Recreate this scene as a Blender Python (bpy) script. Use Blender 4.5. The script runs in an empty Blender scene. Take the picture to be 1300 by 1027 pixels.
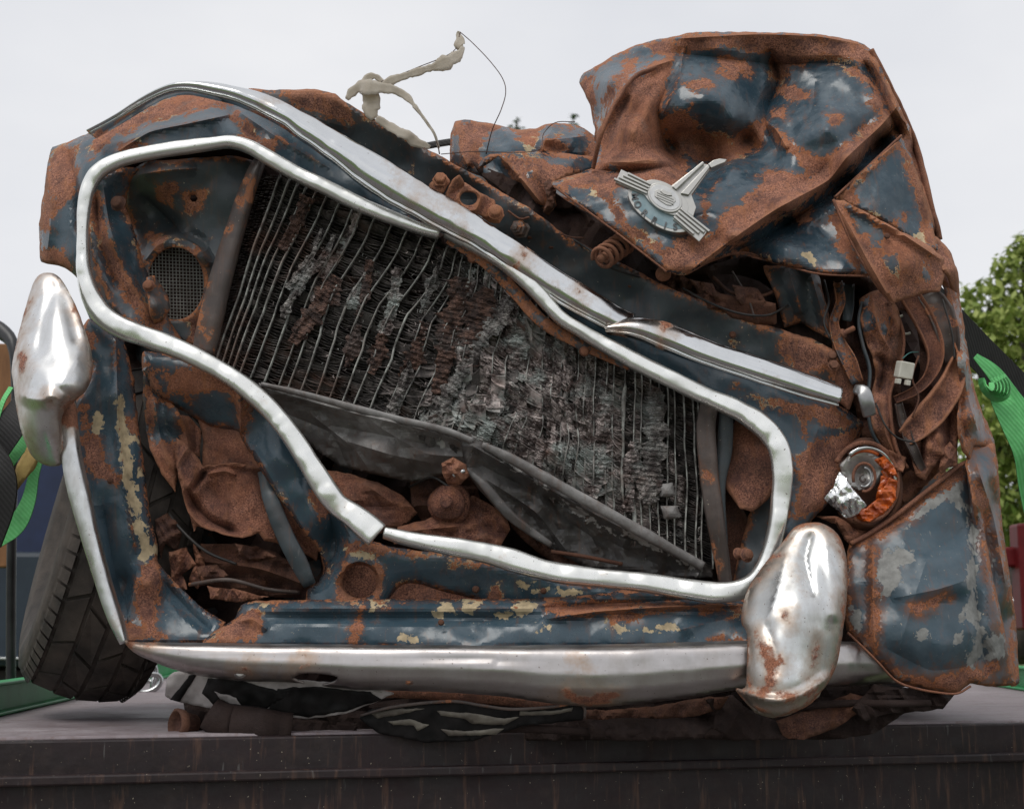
import bpy, math, random
import numpy as np
from mathutils import Vector, Matrix
from mathutils.geometry import delaunay_2d_cdt
R = math.radians
random.seed(7)
rng = np.random.default_rng(7)
scene = bpy.context.scene
COL = scene.collection

# ------------------------------------------------------------------ camera
FPX = 1833.0; PITCH = R(8.9); CAMZ = 0.147; Y0 = 2.2
cam_d = bpy.data.cameras.new('camera'); cam = bpy.data.objects.new('camera', cam_d); COL.objects.link(cam)
cam.location = (0, 0, CAMZ); cam.rotation_euler = (R(90) + PITCH, 0, 0)
cam_d.sensor_width = 36; cam_d.sensor_fit = 'HORIZONTAL'; cam_d.lens = FPX / 1300 * 36
cam_d.clip_start = 0.05; cam_d.clip_end = 2000
cam_d.dof.use_dof = True; cam_d.dof.focus_distance = 2.25; cam_d.dof.aperture_fstop = 9
scene.camera = cam

# ------------------------------------------------------------------ world: grey overcast sky
SUN_EL, SUN_ROT = R(58), R(205)
w = bpy.data.worlds.new('World'); scene.world = w; w.use_nodes = True
nt = w.node_tree; nt.nodes.clear()
def wn(t, **k):
    n = nt.nodes.new(t)
    for a, b in k.items(): setattr(n, a, b)
    return n
out = wn('ShaderNodeOutputWorld'); bg = wn('ShaderNodeBackground'); bg.inputs[1].default_value = 0.1
sky = wn('ShaderNodeTexSky', sky_type='NISHITA'); sky.sun_disc = False; sky.sun_elevation = SUN_EL; sky.sun_rotation = SUN_ROT
tc = wn('ShaderNodeTexCoord'); mp = wn('ShaderNodeMapping'); mp.inputs['Scale'].default_value = (1, 1, 2.2)
nz = wn('ShaderNodeTexNoise'); nz.inputs['Scale'].default_value = 1.6; nz.inputs['Detail'].default_value = 5; nz.inputs['Roughness'].default_value = .55
cr = wn('ShaderNodeValToRGB'); cr.color_ramp.elements[0].position = .3; cr.color_ramp.elements[1].position = .72
cr.color_ramp.elements[0].color = (6.5, 6.7, 7.2, 1); cr.color_ramp.elements[1].color = (8.6, 8.6, 8.75, 1)
mx = wn('ShaderNodeMix', data_type='RGBA'); mx.inputs[0].default_value = .94
L = nt.links
L.new(tc.outputs['Generated'], mp.inputs[0]); L.new(mp.outputs[0], nz.inputs[0]); L.new(nz.outputs[0], cr.inputs[0])
L.new(sky.outputs[0], mx.inputs[6]); L.new(cr.outputs[0], mx.inputs[7]); L.new(mx.outputs[2], bg.inputs[0]); L.new(bg.outputs[0], out.inputs[0])

sd = bpy.data.lights.new('sun', 'SUN'); sun = bpy.data.objects.new('sun', sd); COL.objects.link(sun)
sd.energy = 1.25; sd.angle = R(28); sd.color = (1, .97, .92)
sv = Vector((math.cos(SUN_EL) * -.5, math.cos(SUN_EL) * -.86, math.sin(SUN_EL)))   # towards the sun: front, left, high
sun.rotation_euler = sv.to_track_quat('Z', 'Y').to_euler(); sun.location = (-2, -3, 5)
scene.view_settings.view_transform = 'Standard'; scene.view_settings.look = 'None'
scene.view_settings.exposure = 0.08; scene.view_settings.gamma = 1.0
scene.cycles.max_bounces = 6; scene.cycles.use_denoising = True

# ------------------------------------------------------------------ geometry helpers
CP, SP = math.cos(PITCH), math.sin(PITCH)
def rays(u, v):
    x = (np.asarray(u, float) - 650) / FPX; y = (513.5 - np.asarray(v, float)) / FPX
    return x, CP - y * SP, SP + y * CP
def PP(u, v, d):                       # photo pixel + distance behind the front plane (cm) -> world
    dx, dy, dz = rays(u, v); t = (Y0 + np.asarray(d, float) / 100) / dy
    return np.stack([dx * t, dy * t, CAMZ + dz * t], -1)
def P(u, v, d=0): return Vector(PP(u, v, d).tolist())
def G(u, v, z=0.0):                    # photo pixel -> point on the horizontal plane z
    dx, dy, dz = rays(u, v); t = (z - CAMZ) / dz
    return Vector((float(dx * t), float(dy * t), z))
def PX(d): return (Y0 + d / 100) / FPX  # metres per photo pixel at depth d

def _h(i, j, s):
    n = np.sin(i * 127.1 + j * 311.7 + s * 74.7) * 43758.5453
    return n - np.floor(n)
def vnoise(x, y, s=0):
    xi = np.floor(x); yi = np.floor(y); fx = x - xi; fy = y - yi
    fx = fx * fx * fx * (fx * (fx * 6 - 15) + 10); fy = fy * fy * fy * (fy * (fy * 6 - 15) + 10)
    a = _h(xi, yi, s); b = _h(xi + 1, yi, s); c = _h(xi, yi + 1, s); d = _h(xi + 1, yi + 1, s)
    return (a + (b - a) * fx + (c - a) * fy + (a - b - c + d) * fx * fy) * 2 - 1
def fbm(x, y, s=0, o=3):
    r = 0; a = 1
    for k in range(o):
        r = r + a * vnoise(x, y, s + k * 9); x = x * 2.03; y = y * 2.03; a *= .5
    return r
def crumple(x, y, s=0):
    r = 0; a = 1
    for k in range(5):
        an = _h(k + 1., s + .5, 3) * 6.283; f = 1 + k * .7
        t = (x * math.cos(an) + y * math.sin(an)) * f + .8 * vnoise(x * .7, y * .7, s + k) + k * .37
        r = r + a * (np.abs((t % 2) - 1) * 2 - 1); a *= .68
    return r

def in_poly(pu, pv, poly):
    c = np.zeros(pu.shape, bool); n = len(poly)
    for i in range(n):
        x1, y1 = poly[i][:2]; x2, y2 = poly[(i + 1) % n][:2]
        if y1 == y2: continue
        t = (y1 > pv) != (y2 > pv)
        c ^= t & (pu < (x2 - x1) * (pv - y1) / (y2 - y1) + x1)
    return c
def seg_dist(pu, pv, pts, closed=True):
    best = np.full(pu.shape, 1e9); par = np.zeros(pu.shape); n = len(pts)
    for i in range(n if closed else n - 1):
        x1, y1 = pts[i][:2]; x2, y2 = pts[(i + 1) % n][:2]
        dx, dy = x2 - x1, y2 - y1; l2 = dx * dx + dy * dy + 1e-9
        t = np.clip(((pu - x1) * dx + (pv - y1) * dy) / l2, 0, 1)
        d = np.hypot(pu - x1 - t * dx, pv - y1 - t * dy)
        m = d < best; best = np.where(m, d, best); par = np.where(m, (i + t) / max(1, n - (0 if closed else 1)), par)
    return best, par
def sdf(pu, pv, poly):
    d, _ = seg_dist(pu, pv, poly); return np.where(in_poly(pu, pv, poly), d, -d)
def catmull(pts, step, closed=False, tau=.5):
    pts = np.array(pts, float); n = len(pts); o = []
    for i in range(n if closed else n - 1):
        if closed: p0, p1, p2, p3 = pts[(i - 1) % n], pts[i], pts[(i + 1) % n], pts[(i + 2) % n]
        else: p1, p2 = pts[i], pts[i + 1]; p0 = pts[i - 1] if i else 2 * p1 - p2; p3 = pts[i + 2] if i + 2 < n else 2 * p2 - p1
        k = max(1, int(np.hypot(*(p2 - p1)[:2]) / step))
        for j in range(k):
            t = j / k
            t2 = t * t; t3 = t2 * t; o.append((2 * t3 - 3 * t2 + 1) * p1 + (t3 - 2 * t2 + t) * (p2 - p0) * tau + (3 * t2 - 2 * t3) * p2 + (t3 - t2) * (p3 - p1) * tau)
    if not closed: o.append(pts[-1])
    return np.array(o)
def densify(poly, step, rough=0., seed=0):
    o = []; n = len(poly)
    for i in range(n):
        a = np.array(poly[i][:2], float); b = np.array(poly[(i + 1) % n][:2], float)
        L_ = np.hypot(*(b - a)); k = max(1, int(round(L_ / step)))
        for j in range(k): o.append(a + (b - a) * j / k)
    o = np.array(o)
    if rough:
        o[:, 0] += rough * fbm(o[:, 0] * .13, o[:, 1] * .13, seed + 1); o[:, 1] += rough * fbm(o[:, 0] * .13, o[:, 1] * .13, seed + 5)
    return o

def smooth_rows(c, k):
    if k <= 0: return c
    o = c.copy(); n = len(c); w_ = np.exp(-(np.arange(-2 * k, 2 * k + 1) / k) ** 2)
    pad = np.concatenate([2 * c[0] - c[2 * k:0:-1], c, 2 * c[-1] - c[-2:-2 * k - 2:-1]]) if n > 2 * k + 1 else None
    if pad is None: return c
    for j in range(c.shape[1]): o[:, j] = np.convolve(pad[:, j], w_ / w_.sum(), 'valid')
    return o
def mesh_obj(name, verts, faces, mat, parent=None, smooth=True, attrs=None):
    me = bpy.data.meshes.new(name); me.from_pydata([tuple(map(float, q)) for q in verts], [], [tuple(int(i) for i in f) for f in faces]); me.update()
    if smooth: me.polygons.foreach_set('use_smooth', [True] * len(me.polygons))
    attrs = dict(attrs or {})
    for k_, v_ in (('rust', -3.), ('prim', -3.), ('edge', 3.)):
        if k_ not in attrs: attrs[k_] = np.full(len(me.vertices), v_)
    if attrs:
        for k, a in attrs.items():
            at = me.attributes.new(k, 'FLOAT', 'POINT'); at.data.foreach_set('value', np.asarray(a, np.float32))
    if mat: me.materials.append(mat)
    o = bpy.data.objects.new(name, me); COL.objects.link(o)
    if parent is not None:
        o.parent = parent
        b = base_loc(parent)
        if b.length > 0:
            me.transform(Matrix.Translation(-b))
    return o
def base_loc(o):
    v = Vector((0, 0, 0))
    while o is not None: v = v + o.location; o = o.parent
    return v
def solid(o, th, off=-1):
    m = o.modifiers.new('thickness', 'SOLIDIFY'); m.thickness = th; m.offset = off; m.use_even_offset = False
    return o

def sheet(name, outline, ctrl, mat, parent, step=5, ridges=(), dents=(.25, 70), crum=(0, 60), curl=(.35, 3), rust0=-3, rust=(), paint=(), prim=(), holes=(), th=.0018, rough=.8, seed=None, smoothline=True, label=None, tau=.14, kern='lin', dfun=None, facet=.2, sharp=12, crust=-.35):
    """a sheet of metal: outline in photo pixels, depth from control points, creases and dents; real thickness by solidify"""
    if kern == 'tps' or dfun: sharp = 0
    if name in ('side_plate', 'valance_plate', 'inner_valance', 'steering_nut', 'chassis_leg', 'bonnet_flap', 'bonnet_corner', 'door_hinge_plate'): tau = 0.0
    seed = seed if seed is not None else (hash_(name) + len(outline) * 7 + int(outline[0][0])) % 97
    ol = catmull([p[:2] for p in outline], step, True, tau) if smoothline else densify(outline, step)
    if rough:
        ol = ol.copy(); ru = rough * fbm(ol[:, 0] * .11, ol[:, 1] * .11, seed + 1); rv = rough * fbm(ol[:, 0] * .11, ol[:, 1] * .11, seed + 5); ol[:, 0] += ru; ol[:, 1] += rv
    hs = [catmull(h, step * .8, True) for h in holes]
    lo = ol.min(0); hi = ol.max(0)
    gu, gv = np.meshgrid(np.arange(lo[0], hi[0], step), np.arange(lo[1], hi[1], step * .87))
    gu = gu + (np.arange(gu.shape[0]) % 2)[:, None] * step * .5
    gu = gu.ravel(); gv = gv.ravel()
    keep = sdf(gu, gv, ol) > step * .5
    for h in hs: keep &= sdf(gu, gv, h) < -step * .5
    rl = []
    for r in ridges:
        if len(r) > 3 and r[3] == 'r': continue
        q = catmull(r[0], step * .9, tau=.3); dq = sdf(q[:, 0], q[:, 1], ol); ok = dq > step * .55
        for h in hs: ok &= sdf(q[:, 0], q[:, 1], h) < -step * .55
        for p0 in rl:
            if len(p0[0]): ok &= np.hypot(q[:, None, 0] - p0[0][None, :, 0], q[:, None, 1] - p0[0][None, :, 1]).min(1) > step * .4
        rl.append((q, ok)); keep &= seg_dist(gu, gv, q, False)[0] > step * .45
    gu = gu[keep]; gv = gv[keep]
    pts = [Vector((a, -b)) for a, b in ol]; edges = [(i, (i + 1) % len(ol)) for i in range(len(ol))]
    for h in hs:
        s0 = len(pts); pts += [Vector((a, -b)) for a, b in h]; edges += [(s0 + i, s0 + (i + 1) % len(h)) for i in range(len(h))]
    for q, ok in rl:
        last = None
        for a, okk in zip(q, ok):
            if okk:
                pts.append(Vector((a[0], -a[1])))
                if last is not None: edges.append((last, len(pts) - 1))
                last = len(pts) - 1
            else: last = None
    pts += [Vector((a, -b)) for a, b in zip(gu, gv)]
    vo, eo, fo, *_ = delaunay_2d_cdt(pts, edges, [], 0, 1e-4)
    V = np.array([(q.x, -q.y) for q in vo]); Fc = np.array([f[:] for f in fo if len(f) == 3])
    c = V[Fc].mean(1); kf = in_poly(c[:, 0], c[:, 1], ol)
    for h in hs: kf &= ~in_poly(c[:, 0], c[:, 1], h)
    Fc = Fc[kf]
    us, inv = np.unique(Fc, return_inverse=True); V = V[us]; Fc = inv.reshape(Fc.shape)
    a = V[Fc[:, 0]]; b = V[Fc[:, 1]]; cc = V[Fc[:, 2]]
    cr_ = (b[:, 0] - a[:, 0]) * (-(cc[:, 1] - a[:, 1])) + (b[:, 1] - a[:, 1]) * (cc[:, 0] - a[:, 0])
    fl = cr_ < 0; Fc[fl] = Fc[fl][:, ::-1]
    u, v = V[:, 0], V[:, 1]
    D = dfun(u, v) if dfun else (tps(ctrl, u, v) if kern == 'tps' else rbf(ctrl, u, v))
    for r in ridges:                       # (points, height cm towards viewer, width px[, kind])
        pr, hgt, wd = r[:3]; kind = r[3] if len(r) > 3 else 'g'
        pr = catmull(pr, step * .9, tau=.3); dd, tt = seg_dist(u, v, pr, False)
        taper = np.clip(np.minimum(tt, 1 - tt) * 6 + .25, 0, 1) if len(r) < 5 else 1
        if kind == 'g': f = np.clip(1 - dd / (1.9 * wd), 0, 1) ** 1.35
        elif kind == 'r': f = np.exp(-(dd / wd) ** 2)
        elif kind == 's': f = np.exp(-dd / wd)
        else: f = np.clip(1 - dd / wd, 0, 1)
        D = D - hgt * f * taper
    if dents[0]: D = D + dents[0] * fbm(u / dents[1] + seed, v / dents[1], seed, 3)
    if facet and not dfun and kern != 'tps': D = D + facet * crumple(u / 55 + seed, v / 55, seed + 3)
    if crum[0]: D = D + crum[0] * crumple(u / crum[1], v / crum[1], seed)
    de, _ = seg_dist(u, v, ol)
    for h in hs: de = np.minimum(de, seg_dist(u, v, h)[0])
    if curl[0]: D = D + curl[0] * np.exp(-de / curl[1])
    ra = np.full(u.shape, float(rust0))
    for pl in rust: ra = np.maximum(ra, sdf(u, v, pl) / 10)
    for r in ridges:
        if r[1] > 0 and mat.name.find('paint') >= 0 and rust0 < 0: ra = np.maximum(ra, crust - seg_dist(u, v, catmull(r[0], 6, tau=.3), False)[0] / 7.)
    for pl in paint: ra = np.minimum(ra, -sdf(u, v, pl) / 10)
    pa = np.full(u.shape, -3.)
    for pl in prim: pa = np.maximum(pa, sdf(u, v, pl) / 10)
    o = mesh_obj(name, PP(u, v, D), Fc, mat, parent, True, {'rust': np.clip(ra, -3, 3), 'prim': np.clip(pa, -3, 3), 'edge': np.clip(de / 10, 0, 3)})
    if th: solid(o, th)
    if sharp: mark_sharp(o.data, sharp)
    if label: o['label'] = label
    return o
def mark_sharp(me, ang):
    nl = len(me.loops); ei = np.empty(nl, np.int32); me.loops.foreach_get('edge_index', ei)
    nf = len(me.polygons); nr = np.empty(nf * 3, np.float32); me.polygons.foreach_get('normal', nr); nr = nr.reshape(-1, 3)
    ls = np.empty(nf, np.int32); me.polygons.foreach_get('loop_total', ls); fi = np.repeat(np.arange(nf), ls)
    o = np.argsort(ei, kind='stable'); e = ei[o]; f = fi[o]; same = np.nonzero(e[1:] == e[:-1])[0]
    d = (nr[f[same]] * nr[f[same + 1]]).sum(1); sh = np.zeros(len(me.edges), bool); sh[e[same][d < math.cos(R(ang))]] = True
    at = me.attributes.get('sharp_edge') or me.attributes.new('sharp_edge', 'BOOLEAN', 'EDGE'); at.data.foreach_set('value', sh)
def hash_(s):
    k = 7
    for ch in s: k = (k * 31 + ord(ch)) % 10007
    return k
def rbf(ctrl, u, v):
    C = np.array(ctrl, float)
    if len(C) < 3: return np.full(np.shape(u), C[:, 2].mean())
    S = 100.; x = C[:, :2] / S; n = len(C)
    K = np.hypot(x[:, None, 0] - x[None, :, 0], x[:, None, 1] - x[None, :, 1]); K = np.sqrt(K * K + .004)
    A = np.zeros((n + 1, n + 1)); A[:n, :n] = K; A[:n, n] = 1; A[n, :n] = 1
    A[np.arange(n), np.arange(n)] += 0.0
    w_ = np.linalg.lstsq(A, np.append(C[:, 2], 0), rcond=None)[0]
    r = w_[n]
    for i in range(n): r = r + w_[i] * np.sqrt((u / S - x[i, 0]) ** 2 + (v / S - x[i, 1]) ** 2 + .004)
    return r

def tps(ctrl, u, v):
    C = np.array(ctrl, float); S = 100.; x = C[:, :2] / S; n = len(C)
    ker = lambda r: np.where(r > 1e-9, r * r * np.log(r + 1e-12), 0)
    A = np.zeros((n + 3, n + 3)); A[:n, :n] = ker(np.hypot(x[:, None, 0] - x[None, :, 0], x[:, None, 1] - x[None, :, 1])); A[np.arange(n), np.arange(n)] += .004
    A[:n, n] = 1; A[:n, n + 1:] = x; A[n, :n] = 1; A[n + 1:, :n] = x.T
    w_ = np.linalg.solve(A, np.append(C[:, 2], [0, 0, 0])); r = w_[n] + w_[n + 1] * u / S + w_[n + 2] * v / S
    for i in range(n): r = r + w_[i] * ker(np.hypot(u / S - x[i, 0], v / S - x[i, 1]))
    return r

PROF = {
 'half': [(-1, 0), (-.95, .45), (-.75, .78), (-.4, .96), (0, 1), (.4, .96), (.75, .78), (.95, .45), (1, 0), (.6, -.1), (-.6, -.1)],
 'tube': [(math.cos(a), math.sin(a)) for a in np.linspace(math.pi, -math.pi, 13)[:-1]],
 'flat': [(-1, 0), (-.9, 1), (0, 1), (.9, 1), (1, 0), (.9, -1), (0, -1), (-.9, -1)],
 'mould': [(-1, 0), (-.92, .28), (-.7, .52), (-.4, .75), (-.1, .91), (.2, 1), (.4, .98), (.58, .86), (.7, .70), (.75, .66), (.79, .78), (.88, .80), (.96, .6), (1, 0), (.5, -.15), (-.5, -.15)],
 'chan': [(-1, -.4), (-1, .9), (-.9, 1), (-.8, .7), (-.7, .15), (0, 0), (.7, .15), (.8, .7), (.9, 1), (1, .9), (1, -.4), (0, -.5)],
 'trim': [(-1, -.5), (-.98, .15), (-.9, .55), (-.72, .82), (-.45, .95), (0, 1), (.45, .95), (.72, .82), (.9, .55), (.98, .15), (1, -.5), (.7, -.5), (-.7, -.5)],
}
def sweep(name, path, mat, parent, prof='half', hgt=1.0, step=5, noise=0., closed=False, rust0=-3, rust=(), prim=(), seed=1, roll=None, label=None, smooth=True, sm=0, rolln=0.):
    """path of (u, v, d cm, width px); hgt = section height cm"""
    pr = np.array(PROF[prof] if isinstance(prof, str) else prof, float)
    c = smooth_rows(catmull(path, step, closed), sm); n = len(c)
    Q = PP(c[:, 0], c[:, 1], c[:, 2]); wd = c[:, 3] * .5 * (Y0 + c[:, 2] / 100) / FPX
    if name == 'tape_strip': wd = wd * (1 + .22 * fbm(np.arange(n) * .45, np.zeros(n), seed + 8))
    if noise:
        s_ = np.arange(n) * step / 30.; Q[:, 1] += noise / 100 * fbm(s_, s_ * 0, seed); wd = wd * (1 + .05 * fbm(s_ * .8, s_ * 0, seed + 3))
    T = np.roll(Q, -1, 0) - np.roll(Q, 1, 0)
    if not closed: T[0] = Q[1] - Q[0]; T[-1] = Q[-1] - Q[-2]
    T /= np.linalg.norm(T, axis=1)[:, None] + 1e-12
    view = np.array([0, -1., 0]); S = np.cross(T, view)
    S /= np.linalg.norm(S, axis=1)[:, None] + 1e-9; N = np.cross(S, T)
    if rolln:
        s_ = np.arange(n) * step / 75.; roll = (np.interp(np.linspace(0, 1, n), np.linspace(0, 1, len(roll)), roll) if roll is not None else 0) + rolln * crumple(s_, s_ * 0 + seed, seed)
    if roll is not None:
        rr = np.radians(np.interp(np.linspace(0, 1, n), np.linspace(0, 1, len(roll)), roll)); cs, sn = np.cos(rr)[:, None], np.sin(rr)[:, None]
        S, N = S * cs + N * sn, N * cs - S * sn
    m = len(pr); V = []
    hh = wd if hgt is None else np.full(n, hgt / 100)
    for i in range(n):
        for s, q in pr: V.append(Q[i] + S[i] * s * wd[i] + N[i] * q * hh[i])
    Fs = []
    for i in range(n if closed else n - 1):
        j = (i + 1) % n
        for k in range(m):
            l = (k + 1) % m; Fs.append((i * m + k, i * m + l, j * m + l, j * m + k))
    if not closed: Fs.append(tuple(range(m))[::-1]); Fs.append(tuple((n - 1) * m + k for k in range(m)))
    V = np.array(V); cu = np.repeat(c[:, 0], m); cv = np.repeat(c[:, 1], m)
    ra = np.full(len(V), float(rust0))
    for (ru, rv, rr_) in rust: ra = np.maximum(ra, (rr_ - np.hypot(cu - ru, cv - rv)) / 10)
    pa = np.full(len(V), -3.)
    o = mesh_obj(name, V, Fs, mat, parent, smooth, {'rust': np.clip(ra, -3, 3), 'prim': pa, 'edge': np.full(len(V), 3.)})
    if label: o['label'] = label
    return o
def box(name, c, s, mat, parent=None, rot=(0, 0, 0), bev=.004, segs=2):
    vs = [(x * s[0] / 2, y * s[1] / 2, z * s[2] / 2) for x in (-1, 1) for y in (-1, 1) for z in (-1, 1)]
    fs = [(0, 1, 3, 2), (4, 6, 7, 5), (0, 4, 5, 1), (2, 3, 7, 6), (0, 2, 6, 4), (1, 5, 7, 3)]
    M = Matrix.Translation(Vector(c)) @ Matrix.Rotation(rot[2], 4, 'Z') @ Matrix.Rotation(rot[1], 4, 'Y') @ Matrix.Rotation(rot[0], 4, 'X')
    o = mesh_obj(name, [M @ Vector(q) for q in vs], fs, mat, parent, False)
    if bev:
        m = o.modifiers.new('bevel', 'BEVEL'); m.width = bev; m.segments = segs; m.limit_method = 'ANGLE'
    return o
def lathe(name, prof, c, axis, mat, parent=None, seg=24, sq=(1, 1), noise=0, seed=0):
    """prof: (radius, height along axis) in metres; c: centre; axis: direction"""
    ax = Vector(axis).normalized(); q = ax.to_track_quat('Z', 'Y').to_matrix()
    V = []; n = len(prof)
    for i, (r, h) in enumerate(prof):
        for k in range(seg):
            a = 2 * math.pi * k / seg; rr = r * (1 + noise * math.sin(a * 3 + seed + i * .8) + noise * .6 * math.sin(a * 5 + seed * 2 + i * 1.7))
            V.append(Vector(c) + q @ Vector((rr * math.cos(a) * sq[0], rr * math.sin(a) * sq[1], h)))
    Fs = [(i * seg + k, i * seg + (k + 1) % seg, (i + 1) * seg + (k + 1) % seg, (i + 1) * seg + k) for i in range(n - 1) for k in range(seg)]
    if prof[0][0] > 1e-6: Fs.append(tuple(range(seg))[::-1])
    if prof[-1][0] > 1e-6: Fs.append(tuple((n - 1) * seg + k for k in range(seg)))
    o = mesh_obj(name, V, Fs, mat, parent, seg > 8)
    return o
def empty(name, loc, label=None, cat=None, group=None):
    o = bpy.data.objects.new(name, None); COL.objects.link(o); o.location = loc; o.empty_display_size = .05
    if label: o['label'] = label; o['category'] = cat
    if group: o['group'] = group
    return o
def tag(o, label, cat, group=None, kind=None):
    if label: o['label'] = label; o['category'] = cat
    if group: o['group'] = group
    if kind: o['kind'] = kind
    return o

# ------------------------------------------------------------------ materials
class NB:
    def __init__(s, name):
        s.m = bpy.data.materials.new(name); s.m.use_nodes = True; s.t = s.m.node_tree; s.t.nodes.clear()
        s.out = s.n('ShaderNodeOutputMaterial'); s.b = s.n('ShaderNodeBsdfPrincipled'); s.l(s.b.outputs[0], s.out.inputs[0])
        s.tc = s.n('ShaderNodeTexCoord').outputs['Object']
    def n(s, t, **k):
        o = s.t.nodes.new(t)
        for a, b in k.items(): setattr(o, a, b)
        return o
    def l(s, a, b): s.t.links.new(a, b)
    def inp(s, sock, v):
        if hasattr(v, 'is_output'): s.l(v, sock)
        else: sock.default_value = v
    def noise(s, scale, detail=4, rough=.55, dist=0, stretch=None, off=0):
        n = s.n('ShaderNodeTexNoise'); n.inputs['Scale'].default_value = scale; n.inputs['Detail'].default_value = detail
        n.inputs['Roughness'].default_value = rough; n.inputs['Distortion'].default_value = dist
        if stretch or off:
            m = s.n('ShaderNodeMapping'); m.inputs['Scale'].default_value = stretch or (1, 1, 1); m.inputs['Location'].default_value = (off, off * .7, off * 1.3)
            s.l(s.tc, m.inputs[0]); s.l(m.outputs[0], n.inputs[0])
        else: s.l(s.tc, n.inputs[0])
        return n.outputs[0]
    def mth(s, op, a, b=0., c=0., clamp=False):
        n = s.n('ShaderNodeMath', operation=op, use_clamp=clamp); s.inp(n.inputs[0], a); s.inp(n.inputs[1], b)
        if op in ('MULTIPLY_ADD', 'WRAP', 'CLAMP'): s.inp(n.inputs[2], c)
        return n.outputs[0]
    def ramp(s, f, lo, hi, a=0., b=1., smooth=False):
        n = s.n('ShaderNodeMapRange'); n.interpolation_type = 'SMOOTHSTEP' if smooth else 'LINEAR'
        s.inp(n.inputs[0], f); n.inputs[1].default_value = lo; n.inputs[2].default_value = hi; n.inputs[3].default_value = a; n.inputs[4].default_value = b
        return n.outputs[0]
    def mix(s, f, a, b):
        n = s.n('ShaderNodeMix', data_type='RGBA'); s.inp(n.inputs[0], f)
        s.inp(n.inputs[6], a if hasattr(a, 'is_output') else (*a, 1)); s.inp(n.inputs[7], b if hasattr(b, 'is_output') else (*b, 1))
        return n.outputs[2]
    def attr(s, nm):
        return s.n('ShaderNodeAttribute', attribute_name=nm).outputs['Fac']
    def bump(s, h, strength=.5, dist=.001, prev=None):
        n = s.n('ShaderNodeBump'); n.inputs['Strength'].default_value = strength; n.inputs['Distance'].default_value = dist
        s.l(h, n.inputs['Height'])
        if prev is not None: s.l(prev, n.inputs['Normal'])
        return n.outputs[0]
    def set(s, **k):
        for a, b in k.items():
            a = {'col': 'Base Color', 'rough': 'Roughness', 'metal': 'Metallic', 'normal': 'Normal', 'spec': 'Specular IOR Level', 'coat': 'Coat Weight', 'sss': 'Subsurface Weight', 'trans': 'Transmission Weight'}[a]
            if isinstance(b, tuple) and len(b) == 3: b = (*b, 1)
            s.inp(s.b.inputs[a], b)
        return s.m

def rust_color(b, orange=None, dark=.5):
    f1 = b.noise(420, 3, .7); f2 = b.noise(26, 6, .65, off=3); f3 = b.noise(8, 4, .6, off=9); f4 = b.noise(120, 5, .7, off=14)
    c = b.mix(b.ramp(f1, .38, .64), (.088, .033, .024), (.50, .225, .14))
    c = b.mix(b.ramp(f2, .46, .66, 0, .8), c, (.070, .033, .030))
    c = b.mix(b.ramp(f3, .48, .70, 0, .5), c, (.42, .15, .065))
    c = b.mix(b.ramp(f4, .56, .70, 0, .7), c, (.040, .022, .022))
    c = b.mix(b.ramp(b.noise(17, 5, .7, off=19), .60, .70, 0, .45), c, (.17, .135, .12))
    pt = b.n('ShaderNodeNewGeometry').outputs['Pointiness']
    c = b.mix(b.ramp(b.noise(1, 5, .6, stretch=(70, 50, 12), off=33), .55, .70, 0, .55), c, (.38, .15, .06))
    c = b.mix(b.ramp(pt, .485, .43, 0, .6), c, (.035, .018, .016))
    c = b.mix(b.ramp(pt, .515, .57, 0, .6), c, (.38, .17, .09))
    return c, f1
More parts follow.
